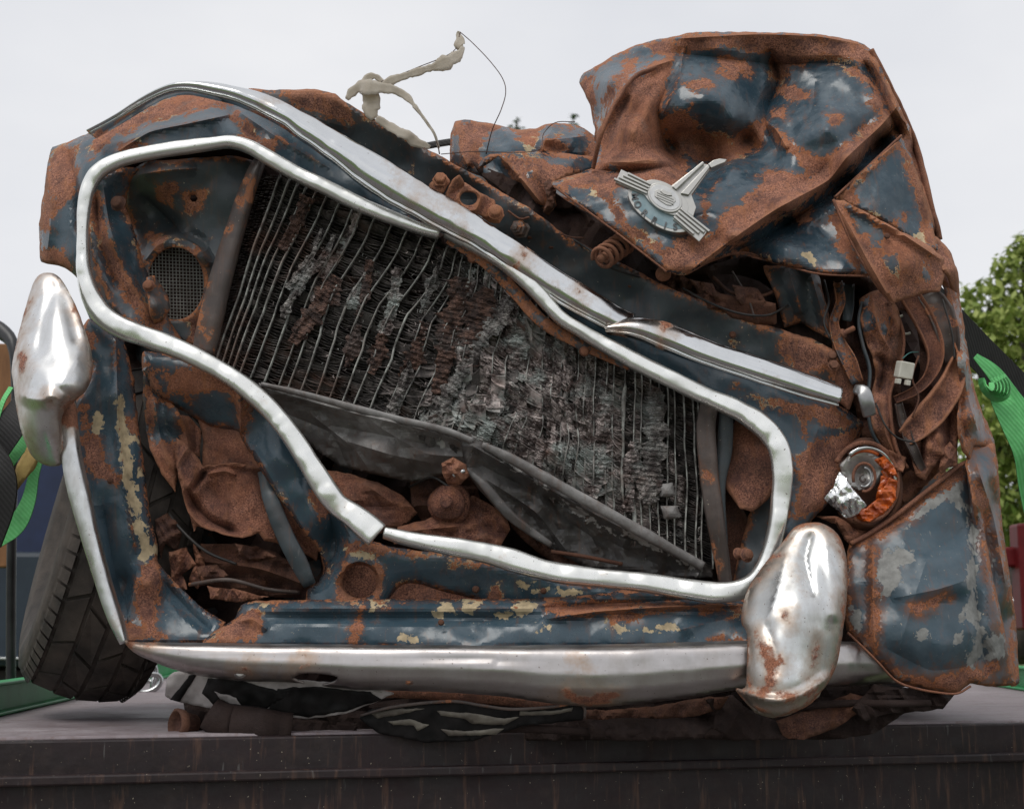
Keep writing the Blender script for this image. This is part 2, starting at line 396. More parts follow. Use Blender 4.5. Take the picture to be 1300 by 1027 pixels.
def paint_mat(name, base=(.038, .067, .088), fade=(.13, .16, .18), chips=.735, edge=.34, primc=(.56, .44, .27), rough=.22, fadeamt=.5, dirt=.35, scr=.0, hal=.45, halw=-.75):
    b = NB(name)
    n1 = b.noise(38, 7, .62); n2 = b.noise(15, 6, .6, off=2); n3 = b.noise(90, 4, .6, off=4)
    nn = b.mth('SUBTRACT', n1, .5); nn3 = b.mth('SUBTRACT', n3, .5)
    jag = b.mth('ADD', b.mth('MULTIPLY', nn, 4.2), b.mth('ADD', b.mth('MULTIPLY', nn3, 2.0), b.mth('MULTIPLY', b.mth('SUBTRACT', b.noise(260, 3, .6, off=61), .5), 1.6)))
    r = b.mth('ADD', b.attr('rust'), jag)
    e = b.attr('edge')
    re = b.mth('ADD', b.mth('SUBTRACT', edge * .9, e), b.mth('MULTIPLY', jag, .9))
    rc = b.mth('MULTIPLY', b.mth('SUBTRACT', n2, chips), 14.)
    rc = b.mth('ADD', rc, b.mth('MULTIPLY', jag, .5))
    r = b.mth('MAXIMUM', r, b.mth('MAXIMUM', re, rc))
    mask = b.ramp(r, 0, .07)
    halo = b.ramp(r, halw, -.02)                   # lifted, stained paint around rust
    n4 = b.noise(60, 5, .65, off=7)
    pr = b.mth('ADD', b.attr('prim'), b.mth('MULTIPLY', b.mth('SUBTRACT', n4, .5), 3.6))
    pmask = b.ramp(pr, 0, .08)
    rim = b.mth('MULTIPLY', b.ramp(r, -.13, -.09), b.ramp(n2, .57, .63))
    pmask = b.mth('MAXIMUM', pmask, rim)
    fn = b.noise(7, 5, .6, off=11)
    fine = b.noise(55, 6, .7, off=13)
    fd = b.mth('MULTIPLY', b.ramp(b.mth('ADD', fn, b.mth('MULTIPLY', b.mth('SUBTRACT', fine, .5), .5)), .42, .75), fadeamt)
    c = b.mix(fd, base, fade)
    c = b.mix(b.mth('MULTIPLY', b.ramp(b.noise(20, 6, .7, off=21), .5, .75), dirt), c, (.075, .045, .032))
    # scuffs and scratches, pale specks
    s1 = b.noise(1, 2, .5, stretch=(130, 130, 14), off=5); s2 = b.noise(230, 2, .5, off=17)
    c = b.mix(b.mth('MULTIPLY', b.ramp(s1, .70, .74), .3 + scr), c, (.2, .2, .19))
    c = b.mix(b.ramp(s2, .735, .75, 0, .8), c, (.42, .36, .27))
    stk = b.noise(1, 4, .6, stretch=(90, 60, 9), off=23)
    c = b.mix(b.mth('MULTIPLY', b.ramp(stk, .56, .72), .5), c, (.15, .075, .045))
    c = b.mix(b.mth('MULTIPLY', halo, hal), c, (.17, .065, .03))
    pc = b.mix(b.ramp(b.noise(70, 4, .6, off=31), .4, .65), primc, tuple(x * .62 for x in primc))
    c = b.mix(pmask, c, pc)
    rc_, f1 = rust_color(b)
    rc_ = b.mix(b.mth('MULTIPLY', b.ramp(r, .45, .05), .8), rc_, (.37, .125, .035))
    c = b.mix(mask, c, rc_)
    rg = b.mth('ADD', b.mth('MULTIPLY', fd, .45), rough)
    rg = b.mth('MAXIMUM', rg, b.mth('MULTIPLY', pmask, .7)); rg = b.mth('MAXIMUM', rg, b.mth('MULTIPLY', mask, .88))
    h = b.mth('ADD', b.mth('MULTIPLY', f1, mask), b.mth('MULTIPLY', b.mth('SUBTRACT', 1., mask), b.mth('ADD', b.mth('MULTIPLY', fine, .25), .9)))
    h = b.mth('SUBTRACT', h, b.mth('MULTIPLY', pmask, .25))
    h = b.mth('ADD', h, b.mth('MULTIPLY', b.mth('MULTIPLY', b.noise(75, 4, .6, off=51), mask), .8))
    nrm = b.bump(h, .8, .0011)
    nrm = b.bump(b.noise(22, 3, .5, off=41), .35, .006, nrm)
    return b.set(col=c, rough=rg, normal=nrm, spec=.5)
def rust_mat(name, tint=.28, dark=0., rough=.88, bumps=1.):
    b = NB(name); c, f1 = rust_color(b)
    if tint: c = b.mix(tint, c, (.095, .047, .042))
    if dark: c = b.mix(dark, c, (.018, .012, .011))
    f = b.noise(13, 5, .65, off=6)
    c = b.mix(b.ramp(f, .5, .72, 0, .6), c, (.05, .035, .033))
    nrm = b.bump(f1, .7 * bumps, .0014); nrm = b.bump(b.noise(45, 5, .6), .5, .004, nrm)
    return b.set(col=c, rough=rough, normal=nrm, spec=.3)
def chrome_mat(name, col=(.74, .75, .75), rough=.10, rustt=.70, dull=.3, pits=.74, metal=1., edge=-3., grime=.0):
    b = NB(name)
    n1 = b.noise(30, 7, .65); n2 = b.noise(11, 5, .6, off=2); n3 = b.noise(190, 3, .6, off=5)
    r = b.mth('ADD', b.attr('rust'), b.mth('MULTIPLY', b.mth('SUBTRACT', n1, .5), 6.))
    r = b.mth('MAXIMUM', r, b.mth('ADD', b.mth('MULTIPLY', b.mth('SUBTRACT', n2, rustt), 12.), b.mth('MULTIPLY', b.mth('SUBTRACT', n3, .5), 2.)))
    if edge > 0: r = b.mth('MAXIMUM', r, b.mth('ADD', b.mth('SUBTRACT', edge, b.attr('edge')), b.mth('MULTIPLY', b.mth('SUBTRACT', n1, .5), 5.)))
    mask = b.ramp(r, -.1, .5); stain = b.ramp(r, -1.8, 0)
    pit = b.ramp(b.noise(240, 2, .5, off=3), pits, pits + .004)
    hz = b.ramp(b.noise(17, 6, .7, off=8), .4, .7)
    c = b.mix(b.mth('MULTIPLY', hz, dull), col, tuple(x * .62 for x in col))
    c = b.mix(b.mth('MULTIPLY', stain, .55), c, (.42, .25, .13))
    if grime: c = b.mix(b.mth('MULTIPLY', b.ramp(b.noise(1, 6, .7, stretch=(26, 26, 8), off=71), .45, .72), grime), c, (.30, .25, .20))
    rcol, f1 = rust_color(b)
    c = b.mix(mask, c, rcol); c = b.mix(b.mth('MULTIPLY', pit, .8), c, (.1, .06, .04))
    m = b.mth('MULTIPLY', b.mth('SUBTRACT', 1., b.mth('MAXIMUM', mask, pit)), metal)
    rg = b.mth('ADD', b.mth('MULTIPLY', b.mth('MULTIPLY', hz, dull), .45), rough)
    rg = b.mth('ADD', rg, b.mth('MULTIPLY', stain, .15)); rg = b.mth('MAXIMUM', rg, b.mth('MULTIPLY', mask, .85))
    nrm = b.bump(b.mth('MULTIPLY', f1, mask), .5, .001)
    nrm = b.bump(b.noise(26, 3, .5, off=4), .10, .005, nrm)
    return b.set(col=c, rough=rg, metal=m, normal=nrm)
def simple(name, c1, c2, scale=30, rough=.6, metal=0, bump=.3, bs=80, stretch=None, bd=.001, spec=.5, lo=.35, hi=.65):
    b = NB(name); c = b.mix(b.ramp(b.noise(scale, 5, .6, stretch=stretch), lo, hi), c1, c2)
    nrm = b.bump(b.noise(bs, 4, .6, stretch=stretch), bump, bd)
    return b.set(col=c, rough=rough, metal=metal, normal=nrm, spec=spec)

M_paint = paint_mat('blue paint over rust')
M_paintc = paint_mat('slate blue paint', base=(.042, .074, .098), fade=(.13, .165, .19), chips=.80, edge=.10, rough=.24, fadeamt=.32, dirt=.22)
M_paintg = paint_mat('glossy blue paint over rust', base=(.030, .058, .080), fade=(.17, .21, .24), rough=.17, fadeamt=.6, dirt=.08, chips=.76)
M_paints = paint_mat('scuffed blue paint over grey primer', base=(.045, .078, .102), fade=(.14, .175, .20), primc=(.27, .27, .255), rough=.3, chips=.78, scr=.3, edge=.4, hal=.85, halw=-1.5)
M_paintd = paint_mat('dull grey blue paint', base=(.045, .058, .066), fade=(.12, .13, .135), rough=.4, dirt=.5, chips=.68)
M_rust = rust_mat('brown rust'); M_rustd = rust_mat('dark rust', dark=.55); M_black = rust_mat('shade black steel', dark=.9)  # M_black: near-black colour stands for shade deep inside the wreck
M_chrome = chrome_mat('worn chrome')
M_chromed = chrome_mat('dull satin chrome', col=(.56, .53, .52), rough=.30, dull=.45, rustt=.745, pits=.715, grime=.35)
M_chromeo = chrome_mat('stained chrome of overriders', col=(.76, .77, .76), rough=.26, dull=.5, rustt=.75, pits=.72, edge=.35, grime=.55)
M_chromel = chrome_mat('clean dull chrome', col=(.80, .80, .79), rough=.27, dull=.35, rustt=.80, pits=.73, edge=.02, grime=.3)
M_alu = chrome_mat('white anodised trim', col=(.95, .95, .91), rough=.24, dull=.42, rustt=.78, pits=.715, metal=.85)
# ================================================================== TRAILER (what the wreck stands on)
M_deck = paint_mat('weathered deck board', base=(.225, .185, .195), fade=(.34, .30, .31), chips=.86, edge=-2., primc=(.5, .46, .45), rough=.55, fadeamt=.9, dirt=.5, scr=.3)
M_maroon = paint_mat('dark maroon paint', base=(.013, .006, .007), fade=(.030, .016, .017), chips=.79, edge=-2., primc=(.06, .05, .05), rough=.5, fadeamt=.8, dirt=.3)
M_green = simple('green enamel', (.018, .26, .075), (.03, .34, .11), 12, .45, bump=.1, spec=.25)
M_steel = simple('galvanised steel', (.42, .43, .43), (.62, .63, .63), 60, .32, metal=1, bump=.2)
trailer = tag(empty('flatbed_trailer', (0, 3.6, -.05)), 'flatbed trailer with grey brown deck boards and green side rails under the wreck', 'trailer')
a0, a1 = G(-150, 936), G(1450, 909)
bl, br = G(190, 862), G(1700, 870)
XL0 = G(-30, 915.5); XL1 = G(206, 861)
def quad_slab(name, pts, z0, z1, mat, parent, bev=.003):
    V = [(p[0], p[1], z) for z in (z0, z1) for p in pts]; n = len(pts)
    Fs = [tuple(range(n))[::-1], tuple(range(n, 2 * n))] + [(i, (i + 1) % n, n + (i + 1) % n, n + i) for i in range(n)]
    o = mesh_obj(name, V, Fs, mat, parent, False)
    if bev: m = o.modifiers.new('bevel', 'BEVEL'); m.width = bev; m.segments = 2; m.limit_method = 'ANGLE'
    return o
YB = 5.6
def xl(y): return XL0.x + (XL1.x - XL0.x) * (y - XL0.y) / (XL1.y - XL0.y)
def xr(y): return 1.13 + (y - 2.1) * .09
def yf(x): return a0.y + (a1.y - a0.y) * (x - a0.x) / (a1.x - a0.x)
# deck boards run across: two long ones fore, the rest aft
edges_y = [0, .42, .95, 1.5, 2.1, 2.8, 3.5]
for i in range(len(edges_y) - 1):
    y0, y1 = edges_y[i], edges_y[i + 1] - .005
    p = [(xl(yf(-1) + y0), yf(-1) + y0), (xr(yf(1) + y0), yf(1) + y0), (xr(yf(1) + y1), yf(1) + y1), (xl(yf(-1) + y1), yf(-1) + y1)]
    quad_slab('deck_board', p, -.03, 0, M_deck, trailer)
# front rail: maroon channel
def beam(name, A, B, wd, hgt, ztop, mat, parent, bev=.003):
    A = Vector((A[0], A[1])); B = Vector((B[0], B[1])); d = (B - A).normalized(); n = Vector((-d.y, d.x)) * wd / 2
    return quad_slab(name, [A - n, B - n, B + n, A + n], ztop - hgt, ztop, mat, parent, bev)
fa = (-1.2, yf(-1.2) - .035); fb = (1.5, yf(1.5) - .035)
beam('front_rail', fa, fb, .05, .17, -.004, M_maroon, trailer)
beam('rail_flange', (fa[0], fa[1] - .035), (fb[0], fb[1] - .035), .02, .014, -.05, M_maroon, trailer)
beam('cross_member', (fa[0], fa[1] + .35), (fb[0], fb[1] + .35), .06, .12, -.032, M_maroon, trailer)
beam('cross_member', (fa[0], fa[1] + 1.4), (fb[0], fb[1] + 1.4), .06, .12, -.032, M_maroon, trailer)
for s, fx in ((-1, xl), (1, xr)):
    y0, y1 = 2.05, YB
    o_ = .022 * s
    beam('side_rail', (fx(y0) + o_, y0), (fx(y1) + o_, y1), .012, .16, .052, M_green, trailer)
    beam('rail_lip', (fx(y0) + o_ - .012 * s, y0), (fx(y1) + o_ - .012 * s, y1), .034, .006, .0585, M_green, trailer, .002)
    beam('rail_foot', (fx(y0) + o_ - .016 * s, y0), (fx(y1) + o_ - .016 * s, y1), .03, .006, .0075, M_green, trailer, .002)
beam('rear_rail', (xl(YB), YB + .02), (xr(YB), YB + .02), .03, .2, .055, M_green, trailer)
# trailer chassis and wheels under the deck (mostly out of sight)
for x in (-.5, .5): beam('chassis_beam', (x, 2.3), (x, 5.5), .08, .14, -.15, M_maroon, trailer)
M_rub = simple('grey dusty rubber', (.028, .023, .020), (.085, .067, .055), 18, .8, bump=.5, bs=140, bd=.0015)
for x in (-1.2, 1.32):
    for y in (3.7, 4.45):
        lathe('wheel', [(.12, -.08), (.2, -.09), (.30, -.085), (.325, -.06), (.325, .06), (.30, .085), (.2, .09), (.12, .08)], (x * .9, y, -.5), (1, 0, 0), M_rub, trailer, 32)
# lashing eye and chain on the left edge of the deck
lash = tag(empty('lashing_chain', G(175, 880)), 'short galvanised chain with a shackle lying on the deck beside the left rail', 'chain')
def link(c, ax1, ax2, L_=.022, W_=.012, r=.0035, mat=M_steel, parent=lash, name='link'):
    ax1 = Vector(ax1).normalized(); ax2 = Vector(ax2).normalized(); nrm = ax1.cross(ax2); V = []; Fs = []; n = 20
    for i in range(n):
        a = 2 * math.pi * i / n; q = ax1 * math.cos(a) * L_ + ax2 * math.sin(a) * W_; ou = (ax1 * math.cos(a) * W_ + ax2 * math.sin(a) * L_).normalized()
        for k in range(8):
            b = 2 * math.pi * k / 8; V.append(Vector(c) + q + ou * r * math.cos(b) + nrm * r * math.sin(b))
    for i in range(n):
        for k in range(8): Fs.append((i * 8 + k, i * 8 + (k + 1) % 8, ((i + 1) % n) * 8 + (k + 1) % 8, ((i + 1) % n) * 8 + k))
    return mesh_obj(name, V, Fs, mat, parent)
g0 = G(195, 876)
for i, (du, h, a) in enumerate([(0, .018, 0), (-4, .045, 1), (0, .072, 0), (3, .10, 1), (0, .128, 0)]):
    link(g0 + Vector((du * .0022, .0, h)), (.15 * (-1) ** i, .1, 1), (1, 0, 0) if a else (0, 1, .1), .024, .014, .0055)
lathe('shackle_bar', [(.006, 0), (.007, .002), (.007, .11), (.006, .112)], G(135, 881) + Vector((0, 0, .008)), G(183, 877) - G(135, 881), M_steel, lash, 10)
link(G(187, 878) + Vector((0, 0, .02)), (1, .3, .35), (-.3, .1, 1), .032, .02, .007)

# ================================================================== THE WRECK
car = tag(empty('crushed_car', (0, 2.45, 0)), 'crushed rusty dark blue saloon car with bent chrome grille surround, standing on the trailer deck', 'wreck')

# body behind the front: lofted crumpled shell
sil = [(75, 200), (130, 185), (230, 135), (330, 135), (440, 170), (560, 235), (600, 200), (660, 205), (740, 225), (790, 130), (880, 90), (1080, 95), (1140, 180), (1170, 300), (1195, 380), (1215, 520), (1240, 620), (1262, 760), (1270, 850), (1190, 868), (1100, 885), (1000, 915), (500, 915), (300, 895), (235, 870), (225, 780), (150, 560), (90, 350)]
sil = catmull(sil, 18, True)
V = []; ns = len(sil); ds = [26, 32, 45, 62, 80, 98, 116, 126]
cx, cy = 660, 540
for j, d in enumerate(ds):
    k = 1 - .05 * max(0, (j - 5)) - (.035 if j == 0 else 0) + .012 * math.sin(j * 2.1)
    base = PP(cx + (sil[:, 0] - cx) * k, cy + (sil[:, 1] - cy) * k, 20)      # section keeps its metric size going back
    base[:, 1] = Y0 + d / 100
    nn = fbm(np.arange(ns) * .33 + j * .2, np.full(ns, j * .9), 5) * (.022 if j else 0)
    base[:, 0] += nn * np.sign(base[:, 0]); base[:, 2] += np.where(base[:, 2] > .3, nn, 0); base[:, 2] = np.maximum(base[:, 2], .012)
    V += base.tolist()
Fs = [(j * ns + (i + 1) % ns, j * ns + i, (j + 1) * ns + i, (j + 1) * ns + (i + 1) % ns) for j in range(len(ds) - 1) for i in range(ns)]
Fs += [tuple(range((len(ds) - 1) * ns, len(ds) * ns))[::-1], tuple(range(ns))]
Fs = [f[::-1] for f in Fs]
n_v = len(V)
body = mesh_obj('body_shell', V, Fs, M_paintd, car, True, {'rust': fbm(np.arange(n_v) * .11, np.zeros(n_v), 3) * 1.5, 'prim': np.full(n_v, -3.), 'edge': np.full(n_v, 3.)})
# near-black sheet added behind every gap; its colour stands for the interior shade
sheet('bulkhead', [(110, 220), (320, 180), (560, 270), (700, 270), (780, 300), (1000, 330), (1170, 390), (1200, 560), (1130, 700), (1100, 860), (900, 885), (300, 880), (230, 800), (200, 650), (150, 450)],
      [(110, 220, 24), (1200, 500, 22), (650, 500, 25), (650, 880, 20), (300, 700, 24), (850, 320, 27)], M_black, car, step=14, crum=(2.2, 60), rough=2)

# --- front panel round the upper half of the grille
sheet('front_panel', [(52, 332), (49, 290), (56, 240), (62, 200), (67, 187), (85, 181), (122, 165), (160, 145), (230, 114), (300, 112), (350, 132), (400, 165), (460, 205), (520, 240), (600, 288), (640, 308), (700, 348), (760, 385), (830, 425), (900, 452), (980, 482), (1065, 514), (1096, 536), (1088, 562), (1065, 622), (1040, 652), (1000, 690), (990, 680), (1000, 615), (998, 580), (975, 548), (890, 503), (800, 454), (710, 402), (660, 347), (568, 298), (500, 277), (440, 252), (340, 202), (285, 184), (240, 188), (180, 200), (128, 218), (110, 250), (106, 320), (110, 362), (98, 352), (82, 340)],
      [(52, 330, 10), (60, 240, 9), (66, 187, 14), (90, 250, 5), (100, 320, 4), (125, 168, 10), (160, 150, 11), (230, 124, 11), (300, 122, 11), (300, 165, 4), (260, 150, 4), (200, 172, 4), (200, 190, 2.5), (120, 215, 2.5), (345, 190, 2.5), (400, 200, 4), (440, 240, 1.5), (520, 255, 4.5), (560, 285, 1.5), (640, 320, 3.5), (655, 340, 1.5), (760, 400, 4), (745, 425, 1.5), (900, 465, 4), (890, 500, 1.5), (1065, 520, 6), (1095, 545, 9), (975, 545, 1.5), (1040, 600, 4), (1000, 640, 1.5), (1040, 650, 3)],
      M_paintc, car, step=4.5, ridges=[([(150, 192), (190, 168), (235, 158), (292, 146)], 2.6, 5, 's'), ([(300, 112), (293, 150), (330, 180)], -1.8, 9), ([(86, 190), (97, 240), (104, 300)], -2.0, 7), ([(300, 140), (360, 180), (420, 215)], 1., 6, 's'), ([(56, 200), (66, 260), (60, 320)], 1.2, 8), ([(1040, 540), (1020, 600), (1035, 650)], .8, 10)],
      rust=[[(112, 200), (150, 172), (200, 155), (240, 142), (295, 132), (300, 116), (230, 118), (160, 150), (125, 170)], [(66, 187), (98, 187), (96, 240), (78, 262), (54, 240)], [(50, 240), (74, 255), (66, 296), (48, 290)], [(48, 312), (80, 318), (100, 345), (52, 335)], [(1018, 572), (1050, 556), (1092, 540), (1066, 620), (1040, 650), (1003, 655), (1012, 610)], [(930, 492), (1000, 512), (1060, 520), (1092, 540), (1070, 545), (1000, 524)], [(1017, 525), (1027, 535), (1022, 557), (1012, 550)], [(296, 140), (322, 160), (352, 186), (342, 192), (308, 172)], [(205, 175), (170, 190), (150, 195), (150, 185)]],
      prim=[[(312, 158), (325, 162), (322, 170), (312, 166)], [(172, 172), (180, 172), (180, 182)]], curl=(1.6, 6))
# --- bonnet edge panel above the moulding
sheet('bonnet_edge', [(315, 112), (345, 115), (400, 113), (425, 120), (447, 135), (500, 165), (560, 199), (620, 233), (680, 270), (720, 300), (790, 335), (860, 370), (960, 408), (1030, 430), (1062, 446), (1086, 470), (1072, 505), (1000, 480), (900, 450), (820, 420), (760, 392), (640, 310), (520, 250), (400, 175), (340, 140)],
      [(345, 116, 3), (420, 120, 1), (447, 135, 1), (560, 200, -.5), (680, 270, 0), (860, 371, 1), (1062, 447, 2), (430, 168, 6), (520, 205, 6), (600, 255, 6.5), (700, 325, 6.5), (800, 380, 6), (900, 415, 6), (1000, 450, 5), (400, 165, 4.5), (600, 285, 4.5), (820, 415, 4.5), (1068, 495, 5)],
      M_paintd, car, step=4.5, ridges=[([(400, 150), (450, 165)], .6, 12)],
      rust=[[(318, 108), (420, 114), (452, 140), (445, 162), (410, 150), (370, 128)], [(992, 412), (1055, 440), (1062, 470), (1020, 475), (985, 448)], [(1060, 445), (1088, 470), (1072, 500), (1050, 470)]], curl=(1., 3))
sheet('slam_panel', [(600, 205), (660, 232), (730, 262), (800, 300), (850, 340), (900, 345), (960, 355), (1040, 405), (1065, 440), (1030, 440), (950, 415), (860, 380), (760, 335), (680, 285), (630, 245)],
      [(600, 205, 12), (730, 262, 14), (850, 340, 12), (1040, 405, 12), (950, 415, 6), (760, 335, 6), (680, 285, 5)], M_black, car, step=7, crum=(1.4, 45), rust=[], curl=(.5, 5))  # shade of the bonnet nose above is put into the panel colour
sheet('bonnet_stay', [(905, 372), (950, 378), (985, 386), (985, 412), (955, 412), (915, 398)], [(905, 372, 3), (985, 386, 2), (985, 412, 4), (915, 398, 5)], M_rustd, car, step=5, th=.003)

# --- chrome moulding in two pieces
sweep('bonnet_moulding', [(121, 173, 6, 7), (140, 163, 5, 10), (160, 149, 3, 12), (190, 131, 1, 13), (217, 114, -.5, 14), (250, 113, -1, 20), (285, 119, -1, 27), (330, 131, -1, 33), (362, 147, -1.2, 36), (400, 170, -1.4, 38), (450, 203, -1.5, 45), (500, 236, -1.5, 49), (545, 262, -1.2, 46), (600, 292, -.8, 41), (650, 324, -.4, 39), (700, 358, 0, 38), (750, 388, .3, 38), (782, 408, .8, 36), (800, 414, 1.4, 34)], M_chrome, car, 'mould', 2.1, 4, noise=.1, seed=4, sm=7, rolln=2.5, roll=[20, 18, 14, 8, 0, -6, -13, -16, -16, -12], rust=[(540, 240, 6), (663, 330, 4)])
sweep('bonnet_moulding', [(770, 420, .6, 12), (785, 417, .2, 22), (805, 416, -.2, 30), (830, 422, -.5, 36), (870, 437, -.5, 36), (900, 449, -.5, 35), (980, 475, -.2, 33), (1030, 492, .2, 31), (1065, 503, .6, 29)], M_chrome, car, 'mould', 2.0, 4, noise=.05, seed=9, sm=3, rolln=1.5, roll=[12, 2, -10, -13, -13], rust=[(841, 426, 4), (788, 424, 6)])

# --- white grille surround, broken in two runs
sweep('grille_surround', [(488, 676, -.6, 14.7), (520, 684, -.8, 17.6), (560, 691, -1, 21.6), (620, 702, -1, 26.5), (655, 712, -1, 29.4), (700, 725, -1, 25.5), (760, 733, -1, 24.5), (820, 739, -1, 24.5), (870, 747, -1, 26.5), (915, 752, -1.2, 25.5), (950, 745, -1.2, 24.5), (970, 722, -1.2, 22.5), (984, 680, -1, 21.6), (992, 630, -1, 23.6), (993, 590, -1, 26.5), (985, 560, -1, 27.4), (962, 535, -.8, 27.4), (930, 517, -.6, 25.5), (890, 500, -.5, 23.6), (850, 480, -.4, 23.6), (800, 455, -.3, 21.6), (745, 424, -.3, 16.7), (712, 404, -.3, 16.7), (695, 385, -.5, 17.6), (670, 358, -.6, 21.6), (640, 335, -.5, 16.7), (610, 318, -.3, 13.8), (566, 296, 0, 10.8)], M_alu, car, 'trim', 1.0, 3, noise=.16, seed=3, sm=3, rolln=8, roll=[14, 14, 14, 14, 12, 0, 0, -12, -14, -14, -14, -14])
sweep('grille_surround', [(558, 298, .2, 11.9), (530, 289, 0, 14.7), (500, 277, -.2, 17.6), (460, 261, -.3, 18.8), (420, 241, -.4, 18.8), (380, 222, -.5, 18.8), (345, 203, -.5, 19.6), (318, 187, -.6, 17.6), (292, 180, -.8, 15.7), (272, 183, -.7, 16.7), (240, 186, -.5, 18.8), (180, 196, -.4, 18.8), (140, 208, -.4, 19.6), (118, 225, -.5, 19.6), (107, 255, -.6, 16.7), (105, 300, -.6, 14.7), (106, 340, -.6, 17.6), (114, 375, -.8, 24.5), (132, 402, -.9, 28.5), (160, 419, -1, 28.5), (190, 429, -1, 26.5), (230, 444, -1, 25.5), (280, 470, -1, 24.5), (315, 494, -1, 24.5), (345, 522, -1, 24.5), (375, 560, -1, 26.5), (400, 600, -1, 28.5), (418, 628, -1.1, 29.4), (432, 644, -.5, 29.4), (446, 652, -.9, 31), (462, 665, -1.3, 33), (479, 679, -1.2, 33)], M_alu, car, 'trim', 1.0, 3, noise=.16, seed=6, sm=3, rolln=8, roll=[-14, -14, -14, -14, -12, 0, 0, 8, 14, 14, 14, 14])

sheet('grille_top_plate', [(120, 200), (200, 176), (300, 168), (360, 200), (350, 225), (300, 212), (160, 232), (125, 240)], [(120, 200, 12), (300, 168, 9.5), (350, 225, 12), (160, 232, 13)], M_black, car, step=6)  # dark plate added to stop the sky showing through this gap
# --- inner left: dished panel with mesh disc, side strip, cowl rail
mesh_c = (223, 360)
circ = [(mesh_c[0] + 36 * math.cos(a), mesh_c[1] + 46 * math.sin(a)) for a in np.linspace(0, 2 * math.pi, 15)[:-1]]
sheet('duct_panel', [(160, 222), (190, 205), (300, 198), (335, 212), (318, 262), (300, 320), (278, 400), (262, 440), (235, 436), (205, 415), (185, 360), (172, 300), (160, 262)],
      [(165, 225, 10), (300, 200, 8), (290, 240, 7.5), (250, 250, 7.5), (185, 215, 7), (210, 230, 6), (180, 280, 15), (215, 290, 13), (250, 300, 9), (285, 300, 8.5), (222, 312, 7), (180, 350, 9), (270, 370, 9), (262, 440, 11), (205, 410, 10)], M_paintd, car, step=4,
      ridges=[([(178, 245), (205, 270), (235, 300), (262, 318)], -2.5, 9), ([(185, 330), (200, 312), (225, 303), (250, 312), (266, 340)], 2.2, 6), ([(175, 222), (215, 216), (250, 214)], 1.5, 7)],
      holes=[circ, [(246 + 5 * math.cos(a), 252 + 5 * math.sin(a)) for a in (0, 1, 2, 3, 4, 5)]],
      rust=[[(205, 230), (225, 235), (215, 260), (200, 250)], [(230, 245), (262, 240), (258, 266), (238, 270)], [(255, 395), (282, 350), (275, 410), (262, 438), (235, 436), (240, 408)], [(185, 295), (215, 300), (200, 330)]])
bm_v = []; bm_f = []
def wire(a, b, r):
    a = Vector(a); b = Vector(b); d = (b - a).normalized(); s = d.cross(Vector((0, 1, 0))).normalized() * r; q = Vector((0, r, 0)); n = len(bm_v)
    for p in (a, b): bm_v.extend([p + s, p + q, p - s, p - q])
    for k in range(4): bm_f.append((n + k, n + (k + 1) % 4, n + 4 + (k + 1) % 4, n + 4 + k))
for i in range(-9, 10):
    o = i * 4.3; k = math.sqrt(max(0, 1 - (o / 40) ** 2)); wire(P(223 + o, 360 - 50 * k, 10.5 + .3 * math.sin(i)), P(223 + o + 2, 360 + 50 * k, 10.5), .00075)
for i in range(-11, 12):
    o = i * 4.3; k = math.sqrt(max(0, 1 - (o / 50) ** 2)); wire(P(223 - 40 * k, 360 + o, 10.35), P(223 + 40 * k, 360 + o + 3, 10.6), .00075)
M_wire = simple('galvanised wire', (.22, .21, .19), (.36, .35, .32), 40, .5, metal=.6)
mesh_obj('wire_mesh', bm_v, bm_f, M_wire, car, False)
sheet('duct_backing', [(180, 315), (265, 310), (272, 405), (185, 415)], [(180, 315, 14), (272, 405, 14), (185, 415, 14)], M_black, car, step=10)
sheet('side_strip', [(112, 235), (128, 222), (160, 212), (176, 214), (165, 232), (160, 262), (172, 300), (190, 355), (215, 405), (235, 440), (205, 430), (165, 412), (138, 385), (118, 330), (112, 280)],
      [(112, 240, 4), (150, 216, 4), (160, 262, 9), (145, 300, 3.5), (125, 320, 4), (165, 360, 5), (190, 355, 9), (215, 405, 8), (165, 410, 4), (135, 380, 5)], M_paint, car, step=4,
      ridges=[([(130, 230), (140, 290), (160, 345), (195, 410)], 1.6, 7), ([(122, 250), (128, 310), (150, 370)], -1.2, 5)],
      rust=[[(115, 240), (125, 245), (135, 300), (165, 350), (190, 400), (180, 420), (165, 385), (130, 330), (118, 290)], [(185, 375), (200, 370), (215, 405), (205, 425), (180, 410)]], prim=[[(150, 255), (160, 258), (158, 270)]])
sheet('side_gusset', [(186, 352), (196, 350), (212, 372), (216, 392), (207, 408), (196, 412), (190, 398), (187, 375)], [(186, 352, 4), (212, 372, 7), (196, 412, 4), (200, 385, 3)], M_paintd, car, step=3.5, rough=.6)
def bolt(u, v, d, r, mat=None, parent=None, ax=(0, -1, .1), name='bolt', hx=True, hgt=None):
    r_ = r * PX(d); c = P(u, v, d); h = hgt or r_ * 1.1
    return lathe(name, [(r_ * 1.35, 0), (r_ * 1.35, h * .18), (r_, h * .2), (r_, h * .85), (r_ * .8, h), (0.0, h * 1.02)], c, ax, mat or M_rust, parent or car, 6 if hx else 14)
bolt(189, 363, 3, 6, hx=False); bolt(151, 259, 2.2, 8, M_rustd, ax=(-.3, -1, .2), hx=False)
M_rail = paint_mat('brown grey steel', base=(.062, .047, .042), fade=(.15, .115, .10), chips=.60, edge=-2., primc=(.2, .16, .13), rough=.42, fadeamt=.9, dirt=.9, hal=.6)
